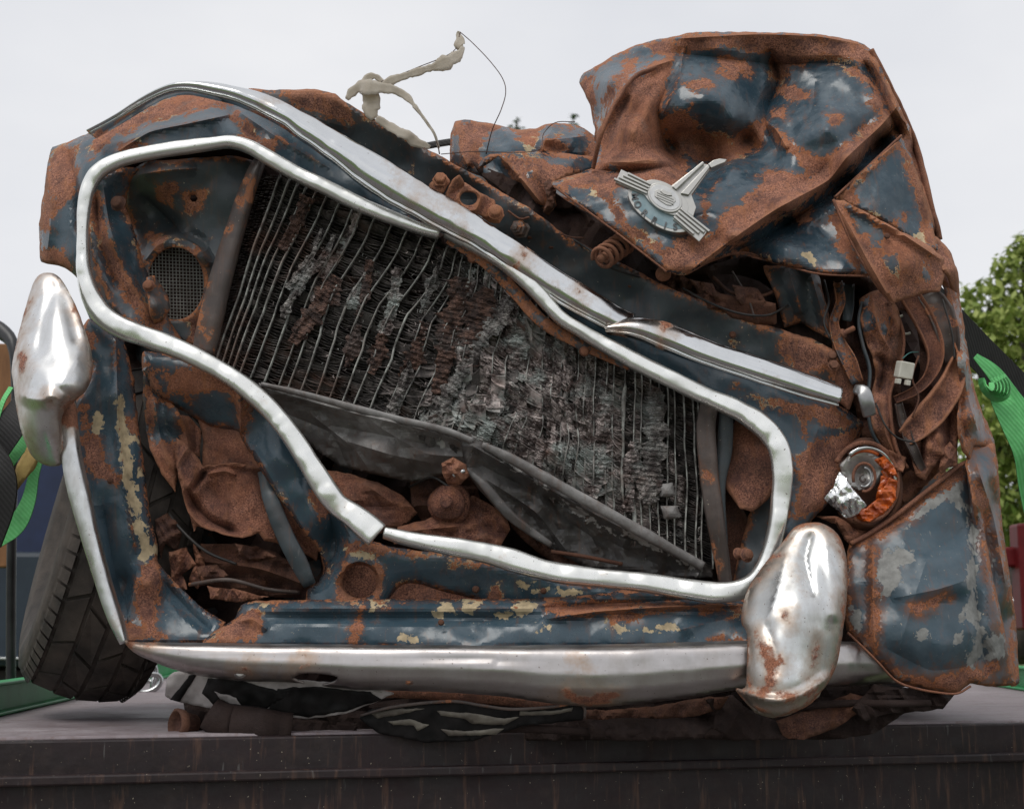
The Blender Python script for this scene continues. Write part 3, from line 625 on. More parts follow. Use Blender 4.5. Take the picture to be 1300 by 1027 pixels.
sweep('cowl_rail', [(331, 204, 6, 14), (322, 222, 5, 19), (306, 268, 4.5, 24), (290, 320, 4.5, 27), (276, 372, 4.5, 30), (266, 412, 4.5, 32), (258, 448, 5, 30)], M_rail, car, [(-1, -.2), (-1, .2), (-.8, .85), (-.35, 1), (.3, .6), (.9, .5), (1, .1), (1, -.2)], 1.6, 6, noise=.2)

# --- radiator
Tt = np.array([(345, 218), (400, 240), (470, 266), (560, 306), (610, 332), (645, 356), (700, 405), (745, 436), (800, 462), (850, 486), (897, 508)], float)
Bt = np.array([(268, 456), (300, 478), (372, 500), (450, 524), (540, 552), (585, 566), (680, 608), (740, 642), (800, 678), (850, 700), (905, 722)], float)
tk = np.linspace(0, 1, len(Tt))
def rad(t, s):
    a = np.stack([np.interp(t, tk, Tt[:, 0]), np.interp(t, tk, Tt[:, 1])], -1); b = np.stack([np.interp(t, tk, Bt[:, 0]), np.interp(t, tk, Bt[:, 1])], -1)
    p = a + (b - a) * np.asarray(s)[..., None]
    amp = 16 * np.exp(-((t - .42) / .25) ** 2) + 4
    wv = np.sin(np.pi * s)
    kk = np.abs(((s * 1.9 + .35 * vnoise(t * 5, t * 0, 5)) % 1) - .5) - .25
    p[..., 0] += amp * wv * (.8 * vnoise(t * 5, s * 1.8, 3) + 1.3 * kk) + 2 * wv * vnoise(t * 16, s * 4, 8)
    kx = np.exp(-((t - .3) / .2) ** 2); p[..., 0] += kx * 16 * (np.abs(((s - .15) % 1) - .45) - .25) * wv * 1.6
    return p
def rad_d(t, s):
    cr_ = np.exp(-((t - .52) / .26) ** 2)
    fold = s - (.52 + .12 * vnoise(t * 4, t * 0, 21)); ed = np.sin(np.pi * np.clip(s, 0, 1)) ** .5
    return 6.0 + 1.8 * cr_ * vnoise(t * 7, s * 3, 11) - 1.4 * cr_ * ed + .5 * vnoise(t * 20, s * 6, 2) + cr_ * ed * (1.6 * np.exp(-np.abs(fold) / .06) - 1.3 * np.exp(-np.abs(fold + .14) / .09) - .9 * np.exp(-np.abs(fold - .22) / .08))
def radmat(name, c1, c2, c3, rough=.7, metal=.3, lo=.4, bands=False):
    b = NB(name); n = b.noise(60, 6, .7); n2 = b.noise(16, 5, .65, off=4); n3 = b.noise(11, 4, .6, off=8)
    c = b.mix(b.ramp(n, lo, .66), c1, c2); c = b.mix(b.ramp(n2, .5, .66), c, c3)
    c = b.mix(b.ramp(n3, .55, .68, 0, .7), c, (.16, .075, .05))
    if bands:
        wv = b.n('ShaderNodeTexWave', wave_type='BANDS', bands_direction='Z'); wv.inputs['Scale'].default_value = 120; wv.inputs['Distortion'].default_value = 9; wv.inputs['Detail'].default_value = 3; wv.inputs['Detail Scale'].default_value = 2.; b.l(b.tc, wv.inputs[0])
        c = b.mix(b.mth('MULTIPLY', wv.outputs[1], .75), c, (.025, .018, .017))
        return b.set(col=c, rough=rough, metal=metal, normal=b.bump(wv.outputs[1], .8, .002))
    return b.set(col=c, rough=rough, metal=metal, normal=b.bump(b.noise(200, 4, .6), .5, .0012))
M_fin = radmat('sooty copper fins', (.022, .018, .017), (.20, .17, .16), (.07, .065, .06), lo=.42)
M_finc = radmat('crushed furred fins', (.06, .043, .04), (.66, .56, .53), (.34, .37, .35), lo=.40)
M_mat = radmat('matted furred fins', (.10, .07, .062), (.92, .80, .76), (.50, .55, .52), lo=.46, bands=True)
M_tube = radmat('verdigris tubes', (.11, .10, .095), (.48, .49, .45), (.24, .22, .20), metal=.2, rough=.6)
M_tank = paint_mat('sooty grey tank metal', base=(.15, .14, .135), fade=(.36, .345, .33), chips=.76, edge=-2., primc=(.30, .29, .28), rough=.42, fadeamt=.9, dirt=.5, scr=.5, hal=.3)
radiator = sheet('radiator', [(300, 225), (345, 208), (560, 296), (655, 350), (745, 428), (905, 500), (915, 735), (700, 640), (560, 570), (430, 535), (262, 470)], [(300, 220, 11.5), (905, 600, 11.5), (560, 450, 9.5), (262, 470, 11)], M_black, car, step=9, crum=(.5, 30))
NT = 47
ts = np.linspace(0.02, 1, NT) + rng.normal(0, .0028, NT); ts.sort()
S_ = np.linspace(0, 1, 40)
tube_col = []
for i, t in enumerate(ts):
    p = rad(np.full(40, t), S_); crushed = math.exp(-((t - .60) / .24) ** 2); d = rad_d(t, S_) - .25 + crushed * (.0 + .75 * np.clip(vnoise(S_ * 5, np.full(40, i * 1.9), 41) + .3, 0, 1))
    wv = 1.3 + .9 * np.abs(vnoise(S_ * 3, np.full(40, i * 1.7), 5)) + np.clip(vnoise(S_ * 4.5, np.full(40, i * 2.3), 15) - .45, 0, 1) * 16 * crushed
    p[:, 0] += .9 * crushed * fbm(S_ * 9, np.full(40, i * 3.1), 4)
    sweep('tube', np.c_[p, d, wv], M_tube, radiator, 'flat', .55, 5, seed=i)
# fin lamellae between neighbouring tubes
def fin_gap(i, t0, t1):
    V = []; Fs = []
    s = .004
    while s < .995:
        tm = (t0 + t1) / 2; cr_ = math.exp(-((tm - .53) / .24) ** 2) * (.5 + .8 * max(0, float(vnoise(np.array(tm * 8), np.array(s * 5.), 31))) + .35)
        m = 4; tl = rng.normal(0, .004 + .008 * cr_); dd0 = rng.normal(0, .25 + .5 * cr_); pit = rng.normal(.5, .3 + .7 * cr_)
        q = np.linspace(0, 1, m); tt = t0 + (t1 - t0) * q
        ss = np.clip(s + tl * (q - .5) * 2 + (.003 + .004 * cr_) * np.sin(q * 3.14 + rng.uniform(-1, 1)), 0, 1)
        p = rad(tt, ss); d = rad_d(tt, ss) + .15 + dd0 * .5 - .35 * cr_ * abs(rng.normal())
        A = PP(p[:, 0], p[:, 1], d); wy = .012
        Bv = A + np.array([0, wy, -wy * math.tan(max(-1.1, min(1.1, pit)))])
        n = len(V); lip_ = rng.uniform(.0006, .0012) * (1 if cr_ < .4 else 1.6)
        V += (A - np.array([0, 0, lip_])).tolist() + A.tolist() + Bv.tolist()
        for k in range(m - 1): Fs += [(n + k, n + k + 1, n + m + k + 1, n + m + k), (n + m + k, n + m + k + 1, n + 2 * m + k + 1, n + 2 * m + k)]
        s += .0135 * rng.uniform(.7, 1.3) * (1 if cr_ < .4 else .8)
    return V, Fs
for i in range(len(ts) - 1):
    V, Fs = fin_gap(i, ts[i], ts[i + 1]); tm = (ts[i] + ts[i + 1]) / 2
    mat = M_finc if .42 < tm < .84 and (i % 3) else M_fin
    mesh_obj('fin_strip', V, Fs, mat, radiator, False)
# left margin of fins without tubes
V, Fs = [], []
for k in range(70):
    s = k / 70
    a = np.array([318 - 56 * s + 6, 222 + 242 * s]); b = rad(np.array([ts[0]]), np.array([s]))[0]
    for q in range(5):
        f0 = q / 5; f1 = (q + .8) / 5; n = len(V); p0 = a + (b - a) * f0; p1 = a + (b - a) * f1; jv = rng.normal(0, .8)
        A0 = P(p0[0], p0[1] + jv, 6.3); A1 = P(p1[0], p1[1] + jv, 6.1 + rng.normal(0, .2)); V += [A0, A1, A1 + Vector((0, .012, .002)), A0 + Vector((0, .012, .004)), A0 - Vector((0, 0, .001)), A1 - Vector((0, 0, .001))]; Fs += [(n, n + 1, n + 2, n + 3), (n + 4, n + 5, n + 1, n)]
mesh_obj('fin_strip', V, Fs, M_fin, radiator, False)
# crushed, matted fins: ragged slabs bulging out between the tubes
for i in range(2, len(ts) - 3):
    tm = (ts[i] + ts[i + 1]) / 2; cr_ = math.exp(-((tm - .60) / .22) ** 2)
    for rep in range(2):
        if rng.random() > cr_ * 1.5: continue
        s0 = rng.uniform(0, .35) if rep == 0 else rng.uniform(.35, .6); s1 = min(.985, s0 + rng.uniform(.25, .6)); nl = int((s1 - s0) * 150); q = np.linspace(-.12, 1.12, 6)
        SS, QQ = np.meshgrid(np.linspace(s0, s1, nl), q, indexing='ij'); tt = ts[i] + (ts[i + 1] - ts[i]) * QQ
        p = rad(tt.ravel(), SS.ravel()); p = p.reshape(nl, 6, 2); dd = rad_d(tt.ravel(), SS.ravel()).reshape(nl, 6)
        nz_ = fbm(SS * 90, QQ * 3 + i * 7, i, 3); tilt = rng.uniform(-.5, .5) + .5 * vnoise(SS * 6, SS * 0 + i, 3)
        dd = dd + .05 - .7 * np.sin(np.clip(QQ, 0, 1) * np.pi) * (.5 + vnoise(SS * 9, QQ * 0 + i * 3, 9)) - .26 * nz_ + 1.6 * tilt * (QQ - .5) - .05 * np.sign(np.sin(SS * 420 + i)) - .42 * cr_ + .35 * (tm > .72)
        p[..., 0] += 1.1 * fbm(SS * 50, QQ * 2 + i, 4); p[..., 1] += .9 * fbm(SS * 60, QQ * 2 + i * 2, 8)
        V = PP(p[..., 0].ravel(), p[..., 1].ravel(), dd.ravel()); Fs = []
        hole = vnoise(SS * 22, QQ * 1.6 + i * 5, 17) < -.40
        for a in range(nl - 1):
            for k in range(5):
                if not hole[a, k]: Fs.append((a * 6 + k, a * 6 + k + 1, a * 6 + k + 7, a * 6 + k + 6))
        mesh_obj('matted_fin', V, Fs, M_mat if rng.random() < .8 else M_finc, radiator, False)
# the large folded slabs that the photograph shows one by one
M_brown = radmat('brown matted fins', (.05, .028, .022), (.34, .19, .14), (.16, .13, .12), lo=.42, bands=True)
M_pale = radmat('pale furred slab', (.10, .085, .08), (.70, .66, .62), (.36, .38, .36), lo=.44, bands=True)
def slab(path, mat, dd0=-.9, seed=0, relief=.35, nm='folded_fin_slab', ragged=.5):
    c = catmull(path, 1.6); n = len(c); tg = np.gradient(c[:, :2], axis=0); tg /= np.hypot(tg[:, 0], tg[:, 1])[:, None]; nr = np.stack([-tg[:, 1], tg[:, 0]], 1)
    m = 9; q = np.linspace(-.5, .5, m); V = []; sa = np.arange(n) * .11
    edge = 1 + ragged * fbm(sa * 2.2, sa * 0 + seed * 3, 3)
    for k in range(m):
        off = q[k] * c[:, 2] * (edge if abs(q[k]) > .4 else 1); u = c[:, 0] + nr[:, 0] * off; v = c[:, 1] + nr[:, 1] * off
        u = u + 1.3 * fbm(sa * 2.3, sa * 0 + k * .8 + seed * 5, 2); v = v + .9 * fbm(sa * 3, sa * 0 + k * .9 + seed * 7, 7)
        d = 5.4 + dd0 + relief * (fbm(sa * 1.6, np.full(n, k * .45 + seed * 3.), seed, 4)) + 1.5 * q[k] ** 2 - .10 * np.sign(np.sin(np.arange(n) * 1.6)) + .7 * q[k] * math.sin(seed)
        V.append(PP(u, v, d))
    V = np.stack(V, 1).reshape(-1, 3); Fs = [(a * m + k, a * m + k + 1, (a + 1) * m + k + 1, (a + 1) * m + k) for a in range(n - 1) for k in range(m - 1)]
    return mesh_obj(nm, V, Fs, mat, radiator, False)
for k, (pth, mt, dd_) in enumerate([
    ([(424, 298, 6), (412, 326, 9), (388, 352, 12), (366, 386, 10), (360, 404, 6)], M_pale, -1.6), ([(408, 290, 5), (394, 330, 9), (378, 350, 11), (364, 366, 6)], M_pale, -1.3),
    ([(428, 352, 22), (412, 380, 26), (388, 412, 26), (372, 436, 18)], M_brown, -1.0), ([(390, 250, 14), (378, 280, 18), (358, 318, 16)], M_brown, -.6),
    ([(556, 338, 5), (550, 356, 12), (540, 384, 9), (534, 398, 4)], M_pale, -1.8), ([(586, 352, 20), (578, 400, 30), (566, 450, 28), (556, 500, 18)], M_brown, -1.5), ([(620, 366, 18), (608, 400, 32), (596, 446, 28), (586, 474, 16)], M_brown, -1.9),
    ([(648, 376, 8), (640, 396, 20), (622, 416, 22), (602, 440, 22), (590, 466, 18), (572, 494, 20), (558, 520, 18), (540, 540, 12)], M_pale, -2.3), ([(668, 390, 10), (660, 430, 20), (650, 470, 22), (640, 500, 16)], M_mat, -1.3),
    ([(521, 458, 3), (516, 480, 12), (504, 508, 16), (496, 530, 10)], M_pale, -1.8), ([(540, 410, 16), (528, 450, 22), (512, 480, 18)], M_brown, -1.2), ([(640, 520, 22), (622, 556, 28), (612, 576, 14)], M_brown, -1.2),
    ([(690, 470, 18), (676, 520, 26), (664, 570, 22), (655, 588, 12)], M_mat, -1.4), ([(730, 500, 14), (720, 550, 24), (708, 600, 18)], M_mat, -1.1), ([(770, 500, 16), (764, 560, 22), (756, 620, 20), (750, 640, 10)], M_mat, -1.2),
    ([(832, 492, 14), (834, 530, 24), (830, 575, 26), (824, 618, 26), (822, 640, 16)], M_pale, -1.3), ([(806, 560, 12), (802, 600, 18), (796, 650, 14)], M_mat, -1.0), ([(455, 412, 8), (448, 440, 18), (440, 466, 10)], M_brown, -.8), ([(486, 424, 8), (480, 448, 20), (470, 474, 12)], M_brown, -.9),
    ([(470, 330, 10), (462, 370, 16), (452, 400, 12)], M_brown, -.6), ([(505, 340, 10), (498, 390, 18), (486, 424, 12)], M_mat, -.8)]):
    slab(pth, mt, dd_, seed=k + 1)
for q in ((846, 622, 12), (852, 650, 14)):
    sheet('stuck_leaf', [(q[0] - q[2], q[1] - 7), (q[0] + 8, q[1] - 9), (q[0] + q[2], q[1] + 7), (q[0] - 9, q[1] + 9)], [(q[0], q[1], 3.8), (q[0] - 10, q[1], 4.4), (q[0] + 10, q[1], 4.2)], M_tank, radiator, step=4, th=.001, tau=0)
# loose curls of torn fin all over the crushed zone
V, Fs = [], []
for k in range(3800):
    t = float(np.clip(rng.normal(.6, .17), .05, .97)); s = float(rng.uniform(.02, .98)); p = rad(np.array([t]), np.array([s]))[0]; d = float(rad_d(np.array([t]), np.array([s]))[0]) - rng.uniform(-.3, .7)
    c = P(p[0], p[1], d); a = rng.uniform(-1.2, 1.2) + (1.2 if rng.random() < .35 else 0); L_ = rng.uniform(.002, .006); w_ = rng.uniform(.0004, .0011); cv = rng.normal(0, .0015)
    dx = Vector((math.cos(a), rng.normal(0, .4), math.sin(a))) * L_; up = Vector((-math.sin(a), rng.normal(0, .6), math.cos(a))); n = len(V)
    for f in (-1, 0, 1):
        q = c + dx * f * .5 + up * (cv * (1 - f * f)); V += [q - up * w_ * .5, q + up * w_ * .5]
    Fs += [(n, n + 2, n + 3, n + 1), (n + 2, n + 4, n + 5, n + 3)]
o = mesh_obj('torn_fin_curls', V, Fs, M_finc, radiator, False); o['kind'] = 'stuff'

sheet('radiator_tank', [(328, 487), (370, 492), (440, 514), (500, 528), (560, 543), (612, 562), (600, 590), (575, 600), (545, 608), (520, 612), (480, 603), (430, 590), (395, 566), (360, 530), (338, 505)],
      [(328, 487, 4), (440, 514, 4), (560, 543, 4), (612, 562, 4), (440, 535, 6), (550, 570, 5), (430, 588, 11), (520, 610, 11), (480, 575, 4), (370, 525, 7)], M_tank, car, step=4.5,
      ridges=[([(400, 530), (450, 570), (470, 600)], .9, 5), ([(470, 535), (540, 575), (600, 580)], 1.0, 5), ([(350, 520), (420, 550), (440, 590)], -.8, 6), ([(335, 493), (440, 522), (560, 551), (610, 572)], 1.6, 4.5), ([(440, 560), (500, 578), (560, 590)], 1., 8), ([(420, 540), (500, 555), (560, 568)], -1.0, 8)], dents=(.5, 40), crum=(.42, 30), prim=[[(335, 490), (440, 518), (440, 523), (335, 496)], [(450, 526), (540, 548), (540, 554), (452, 532)], [(415, 548), (440, 552), (436, 566), (418, 560)]])
M_tankd = paint_mat('dark sooty tank metal', base=(.060, .056, .054), fade=(.17, .16, .155), chips=.76, edge=-2., primc=(.40, .385, .37), rough=.42, fadeamt=.9, dirt=.5, scr=.6, hal=.3)
sheet('radiator_tank', [(585, 560), (612, 560), (660, 590), (700, 610), (760, 643), (830, 683), (897, 716), (905, 732), (860, 735), (800, 727), (750, 722), (712, 705), (680, 680), (650, 655), (625, 640), (605, 618), (592, 595)],
      [(585, 560, 3), (660, 590, 4), (760, 643, 5), (897, 716, 6), (620, 610, 5), (680, 640, 6), (760, 680, 7), (850, 722, 7), (640, 650, 9), (712, 705, 10), (780, 725, 8)], M_tankd, car, step=4.5,
      ridges=[([(620, 610), (680, 650), (720, 700)], 1.1, 5), ([(690, 625), (720, 660), (780, 700)], -.9, 6), ([(740, 660), (760, 700)], .8, 5), ([(600, 566), (660, 600), (760, 655), (895, 722)], 1.6, 5), ([(610, 590), (660, 615), (740, 655)], -1.3, 6), ([(600, 600), (640, 640), (700, 690)], 1.4, 7), ([(700, 640), (780, 690), (860, 728)], -.8, 10)], dents=(.5, 40), crum=(.4, 30), prim=[[(630, 574), (700, 614), (700, 620), (632, 584)], [(680, 618), (740, 650), (780, 676), (740, 660)], [(790, 668), (890, 718), (880, 722), (790, 676)]])
M_rim = paint_mat('scuffed pale tank rim', base=(.16, .15, .145), fade=(.40, .39, .38), chips=.72, edge=-2., primc=(.5, .49, .47), rough=.45, fadeamt=1., dirt=.6, scr=.6)
sweep('tank_rim', [(612, 565, 2.6, 9), (650, 583, 2.4, 13), (700, 611, 2.2, 14), (760, 644, 2.4, 14), (830, 684, 2.8, 14), (893, 719, 3.6, 12)], M_rim, car, [(-1, -.5), (-.95, .6), (-.3, 1), (.5, .6), (1, -.2), (.8, -.6)], .55, 4, noise=.25, seed=3, sm=1)
sweep('tank_rim', [(332, 488, 3.6, 6), (380, 499, 2.8, 8), (440, 515, 2.4, 9), (500, 531, 2.4, 9), (560, 545, 2.2, 10), (600, 560, 2.4, 9)], M_rim, car, [(-1, -.5), (-.95, .6), (-.3, 1), (.5, .6), (1, -.2), (.8, -.6)], .5, 4, noise=.2, seed=4, sm=1)
sweep('tank_fold', [(592, 596, 2.8, 6), (614, 616, 2.2, 12), (636, 642, 2.2, 14), (656, 662, 2.8, 12), (700, 692, 3.6, 8)], M_tankd, car, 'trim', .5, 4, noise=.5, seed=5, rolln=12)
sheet('lower_crossmember', [(640, 640), (700, 672), (760, 706), (800, 722), (720, 722), (680, 700), (650, 670)], [(640, 640, 11), (760, 706, 11), (680, 700, 13), (720, 722, 12)], M_rustd, car, step=6, crum=(.6, 30))

# --- right inside of the grille
M_tan = rust_mat('pinkish rust plate'); 
sheet('side_plate', [(935, 530), (958, 540), (985, 570), (988, 610), (975, 635), (955, 650), (940, 645), (920, 620), (915, 580)], [(935, 530, 7), (988, 610, 4), (940, 648, 3), (915, 580, 8), (960, 590, 4)], M_rust, car, step=5, rust0=3)
sheet('side_plate', [(950, 655), (978, 600), (990, 620), (975, 700), (955, 740), (930, 745), (938, 700)], [(950, 655, 8), (990, 620, 5), (955, 740, 6), (930, 745, 8)], M_paintd, car, step=5)
sheet('side_plate', [(915, 600), (935, 625), (960, 690), (950, 735), (915, 740), (905, 680)], [(915, 600, 9), (960, 690, 10), (915, 740, 9)], M_rustd, car, step=5)
sweep('cowl_rail', [(900, 515, 4, 22), (896, 545, 3.4, 24), (900, 600, 3, 24), (908, 660, 3, 22), (918, 720, 4, 18), (922, 750, 4.5, 16)], M_rail, car, [(-1, -.2), (-1, .3), (-.7, .9), (-.2, .8), (.1, .5), (.9, .7), (1, .1), (1, -.2)], 1.4, 6, noise=.15)
sweep('cowl_rail', [(922, 520, 5, 18), (920, 570, 4.6, 20), (914, 620, 4.6, 14), (920, 690, 5, 8)], M_paintd, car, 'half', .8, 6)
bolt(937, 703, 3.2, 6, hx=False, ax=(.5, -1, .2)); bolt(947, 705, 2.6, 7, hx=False, ax=(.5, -1, .3))
for q in ((742, 446), (600, 328)): bolt(q[0], q[1], 1.6, 5, hx=False, ax=(0, -1, -.3))
sweep('surround_backing', [(570, 303, 1.5, 14), (620, 335, 1.4, 18), (655, 372, 1.4, 16), (690, 410, 1.6, 16), (740, 438, 1.8, 14), (800, 466, 2, 10)], M_paint, car, 'flat', .3, 5, rust0=.1, noise=.3)

# --- lower grille panel with holes
hole1 = [(457 + 22 * math.cos(a), 738 + 21 * math.sin(a)) for a in np.linspace(0, 2 * math.pi, 13)[:-1]]
sheet('lower_grille_panel', [(183, 446), (240, 455), (300, 482), (345, 525), (385, 580), (425, 645), (470, 685), (500, 695), (560, 702), (640, 718), (720, 738), (820, 752), (945, 765), (945, 790), (600, 796), (420, 792), (388, 770), (390, 748), (405, 738), (411, 722), (406, 702), (385, 676), (345, 618), (308, 560), (303, 548), (265, 540), (232, 522), (196, 500), (180, 470)],
      [(183, 450, 4), (240, 458, 2), (250, 490, 1.5), (250, 525, 6), (303, 500, .5), (305, 548, 5), (345, 530, 2), (350, 580, .8), (385, 585, 2), (370, 630, 2), (400, 660, 2), (430, 650, 2), (400, 700, 5), (420, 690, 6), (440, 700, 3), (500, 700, 1.5), (430, 760, 4), (560, 705, 1.5), (560, 735, 3), (560, 770, 5), (640, 720, 2), (660, 745, 4), (820, 755, 3), (820, 775, 5), (945, 768, 4)], M_paintc, car, step=4.5,
      ridges=[([(305, 498), (306, 550)], 1.6, 5, 's'), ([(395, 600), (420, 660), (425, 700), (400, 740)], -2.2, 10), ([(310, 560), (350, 625), (400, 700)], 1.1, 6), ([(432, 738), (440, 718), (457, 712), (476, 720), (484, 738)], .9, 6)],
      holes=[hole1, [(497, 768), (502, 750), (515, 741), (535, 742), (560, 750), (600, 760), (615, 768), (560, 775)]],
      rust=[[(205, 478), (225, 468), (250, 466), (300, 485), (312, 500), (306, 520), (290, 500), (262, 500), (240, 508), (215, 500)], [(300, 500), (318, 502), (314, 530), (306, 556), (300, 530)], [(392, 606), (404, 612), (420, 645), (408, 660), (398, 640)], [(436, 692), (480, 690), (540, 702), (520, 706), (450, 700)], [(568, 712), (612, 712), (606, 722), (574, 722)], [(396, 700), (412, 706), (416, 725), (402, 742), (392, 735)], [(626, 742), (634, 742), (634, 762), (622, 762)], [(183, 460), (200, 470), (206, 500), (190, 490)], hole1 and [(432, 715), (482, 715), (486, 740), (482, 762), (432, 762), (428, 738)]],
      paint=[], prim=[[(440, 695), (470, 700), (480, 712), (450, 708)], [(660, 738), (700, 742), (700, 752), (668, 750)], [(700, 745), (740, 750), (735, 757), (705, 755)]], curl=(1.4, 5), seed=12)
sheet('hole_backing', [(425, 705), (490, 705), (620, 745), (630, 790), (420, 790)], [(425, 705, 8), (620, 745, 8), (420, 790, 8)], M_rust, car, step=9)
# --- crushed rusty sheet inside the opening
sheet('inner_valance', [(250, 522), (275, 530), (303, 545), (330, 590), (335, 600), (300, 598), (256, 594), (258, 560)], [(250, 522, 9), (303, 545, 11), (335, 600, 9), (256, 594, 8), (290, 570, 8.5)], M_rust, car, step=4.5, rust0=3, crum=(.15, 40))
sheet('inner_valance', [(226, 526), (240, 528), (256, 548), (254, 580), (234, 570), (226, 552)], [(226, 526, 8), (256, 548, 9.5), (254, 580, 9), (234, 570, 7)], M_rust, car, step=4, rust0=3, ridges=[([(232, 530), (240, 572)], .8, 4), ([(246, 532), (250, 575)], -.8, 4)])
sheet('inner_valance', [(224, 556), (232, 560), (240, 566), (252, 582), (258, 592), (300, 588), (335, 596), (352, 618), (380, 660), (405, 696), (402, 712), (372, 696), (352, 690), (336, 686), (328, 676), (320, 680), (306, 682), (290, 680), (270, 672), (250, 668), (246, 674), (240, 650), (234, 630), (226, 606), (222, 580)],
      [(224, 556, 6), (222, 580, 6), (246, 674, 5), (240, 620, 4.5), (256, 592, 6.5), (250, 640, 7), (275, 660, 6), (262, 620, 7.5), (300, 630, 6), (330, 600, 8), (320, 680, 4.5), (370, 690, 8), (402, 706, 12), (350, 640, 7.5), (285, 600, 6)], M_rust, car, step=3.5, rust0=3,
      ridges=[([(257, 592), (290, 587), (335, 596)], 1.5, 4), ([(262, 602), (285, 598), (300, 603)], 1.0, 3.5), ([(244, 622), (252, 612), (262, 598)], -1.6, 4), ([(236, 620), (248, 642), (268, 662), (300, 676)], -1.8, 5), ([(228, 610), (240, 650), (256, 668), (300, 682), (322, 680)], 1.1, 4), ([(288, 598), (289, 640), (286, 668)], .5, 3, 's'), ([(238, 568), (226, 590), (230, 612)], .8, 5), ([(330, 604), (352, 650), (392, 700)], -1.0, 6)], crum=(.18, 30))
sheet('inner_bracket', [(182, 470), (198, 480), (206, 500), (225, 520), (236, 545), (240, 575), (226, 600), (222, 625), (205, 600), (190, 570), (182, 520)],
      [(182, 470, 5), (206, 500, 7), (225, 530, 5), (236, 560, 8), (205, 600, 6), (205, 550, 9), (190, 570, 6)], M_paint, car, step=4, ridges=[([(195, 500), (205, 560), (222, 600)], 1.5, 6)], rust=[[(182, 560), (240, 560), (240, 630), (190, 630)], [(182, 480), (196, 500), (194, 560), (182, 540)]])
sheet('chassis_leg', [(255, 690), (300, 690), (350, 700), (400, 738), (398, 758), (350, 758), (290, 750), (250, 738)], [(255, 690, 11), (400, 738, 9), (300, 715, 8), (250, 738, 13), (350, 758, 12)], M_rustd, car, step=5, ridges=[([(255, 712), (330, 722), (395, 745)], 1.8, 7)], crum=(.6, 30))
sheet('torn_scrap', [(245, 690), (258, 705), (262, 730), (250, 748), (240, 735), (248, 715)], [(245, 690, 8), (262, 730, 7), (240, 735, 10)], M_rust, car, step=4, crum=(.8, 14))
sweep('support_bar', [(335, 598, 6, 18), (346, 640, 3.5, 22), (362, 680, 3.2, 24), (380, 715, 3.4, 24), (393, 742, 4.5, 16)], M_paintd, car, 'flat', .35, 5, noise=.3, seed=2)
sheet('valance_plate', [(402, 596), (440, 600), (480, 612), (512, 630), (530, 650), (520, 662), (500, 672), (475, 680), (440, 652), (420, 625)], [(402, 596, 9), (512, 630, 10), (475, 680, 8), (450, 630, 8), (530, 650, 11)], M_rust, car, step=4.5, rust0=3, crum=(.5, 26), ridges=[([(460, 612), (500, 640)], .8, 6)])
sheet('valance_plate', [(500, 690), (505, 668), (540, 660), (560, 650), (600, 628), (640, 650), (648, 672), (636, 692), (660, 715), (640, 722), (560, 700)], [(500, 690, 7), (560, 650, 10), (600, 628, 12), (640, 660, 11), (600, 680, 8), (640, 715, 9)], M_rust, car, step=4.5, rust0=3, crum=(.6, 26), ridges=[([(510, 675), (560, 670), (610, 665)], 1.2, 6)])
sheet('valance_plate', [(520, 600), (560, 604), (600, 600), (612, 640), (600, 665), (540, 668), (522, 640)], [(520, 600, 15), (600, 600, 15), (600, 665, 14), (540, 668, 14)], M_rustd, car, step=6, crum=(.7, 26))
lathe('bush', [(.006, .03), (.010, .031), (.011, .02), (.026, .018), (.028, .012), (.026, .003), (.033, 0), (.035, -.006), (.033, -.014), (.022, -.03)], P(570, 640, 8.5), (-.12, -1, .05), M_rust, car, 28, noise=.035)
sheet('steering_nut', [(560, 588), (575, 580), (592, 590), (596, 604), (585, 615), (568, 616), (562, 602)], [(560, 588, 1), (592, 590, 1.5), (568, 616, 3), (578, 600, -.5)], M_rust, car, step=4, crum=(.5, 12), th=.006)
sweep('steering_lever', [(575, 604, -.2, 5), (590, 597, 0, 5)], M_steel, car, 'tube', .25, 3)

M_cable = simple('cracked black cable', (.012, .011, .011), (.04, .034, .03), 30, .5)
for k, (pth, mt, w_) in enumerate([([(866, 366, 3), (900, 384, 1.5), (940, 398, 1), (975, 400, 2), (1000, 388, 5)], M_cable, 3.2), ([(905, 352, 8), (930, 372, 5), (965, 376, 5), (990, 366, 8)], M_rustd, 4.5), ([(930, 345, 9), (950, 380, 4), (958, 404, 2)], M_rail, 3), ([(1046, 356, 6), (1052, 384, 3), (1046, 408, 2.5), (1054, 430, 2)], M_cable, 3),
    ([(1112, 512, 1), (1124, 540, .5), (1140, 556, 1), (1162, 562, 1)], M_cable, 2.6), ([(1166, 452, 2), (1158, 480, 1.5), (1166, 505, 1), (1158, 530, 1)], M_rustd, 2.6), ([(1196, 380, 2), (1208, 420, 1.6), (1212, 456, 2)], M_cable, 2.4), ([(206, 640, 12), (230, 672, 8), (262, 700, 7), (300, 716, 7)], M_cable, 4), ([(240, 742, 7), (290, 736, 5), (340, 748, 6), (380, 752, 8)], M_rail, 5),
    ([(520, 618, 12), (548, 606, 8), (570, 618, 7)], M_cable, 3.5), ([(700, 700, 8), (740, 706, 6), (790, 716, 7)], M_rustd, 5), ([(720, 300, 6), (750, 318, 3), (775, 340, 2.5), (812, 352, 4)], M_cable, 3), ([(690, 284, 6), (720, 300, 4), (742, 302, 3)], M_rustd, 2.4)]):
    sweep('cable', [(*q, w_) for q in pth], mt, car, 'tube', w_ * .06, 4, noise=.1, seed=k)
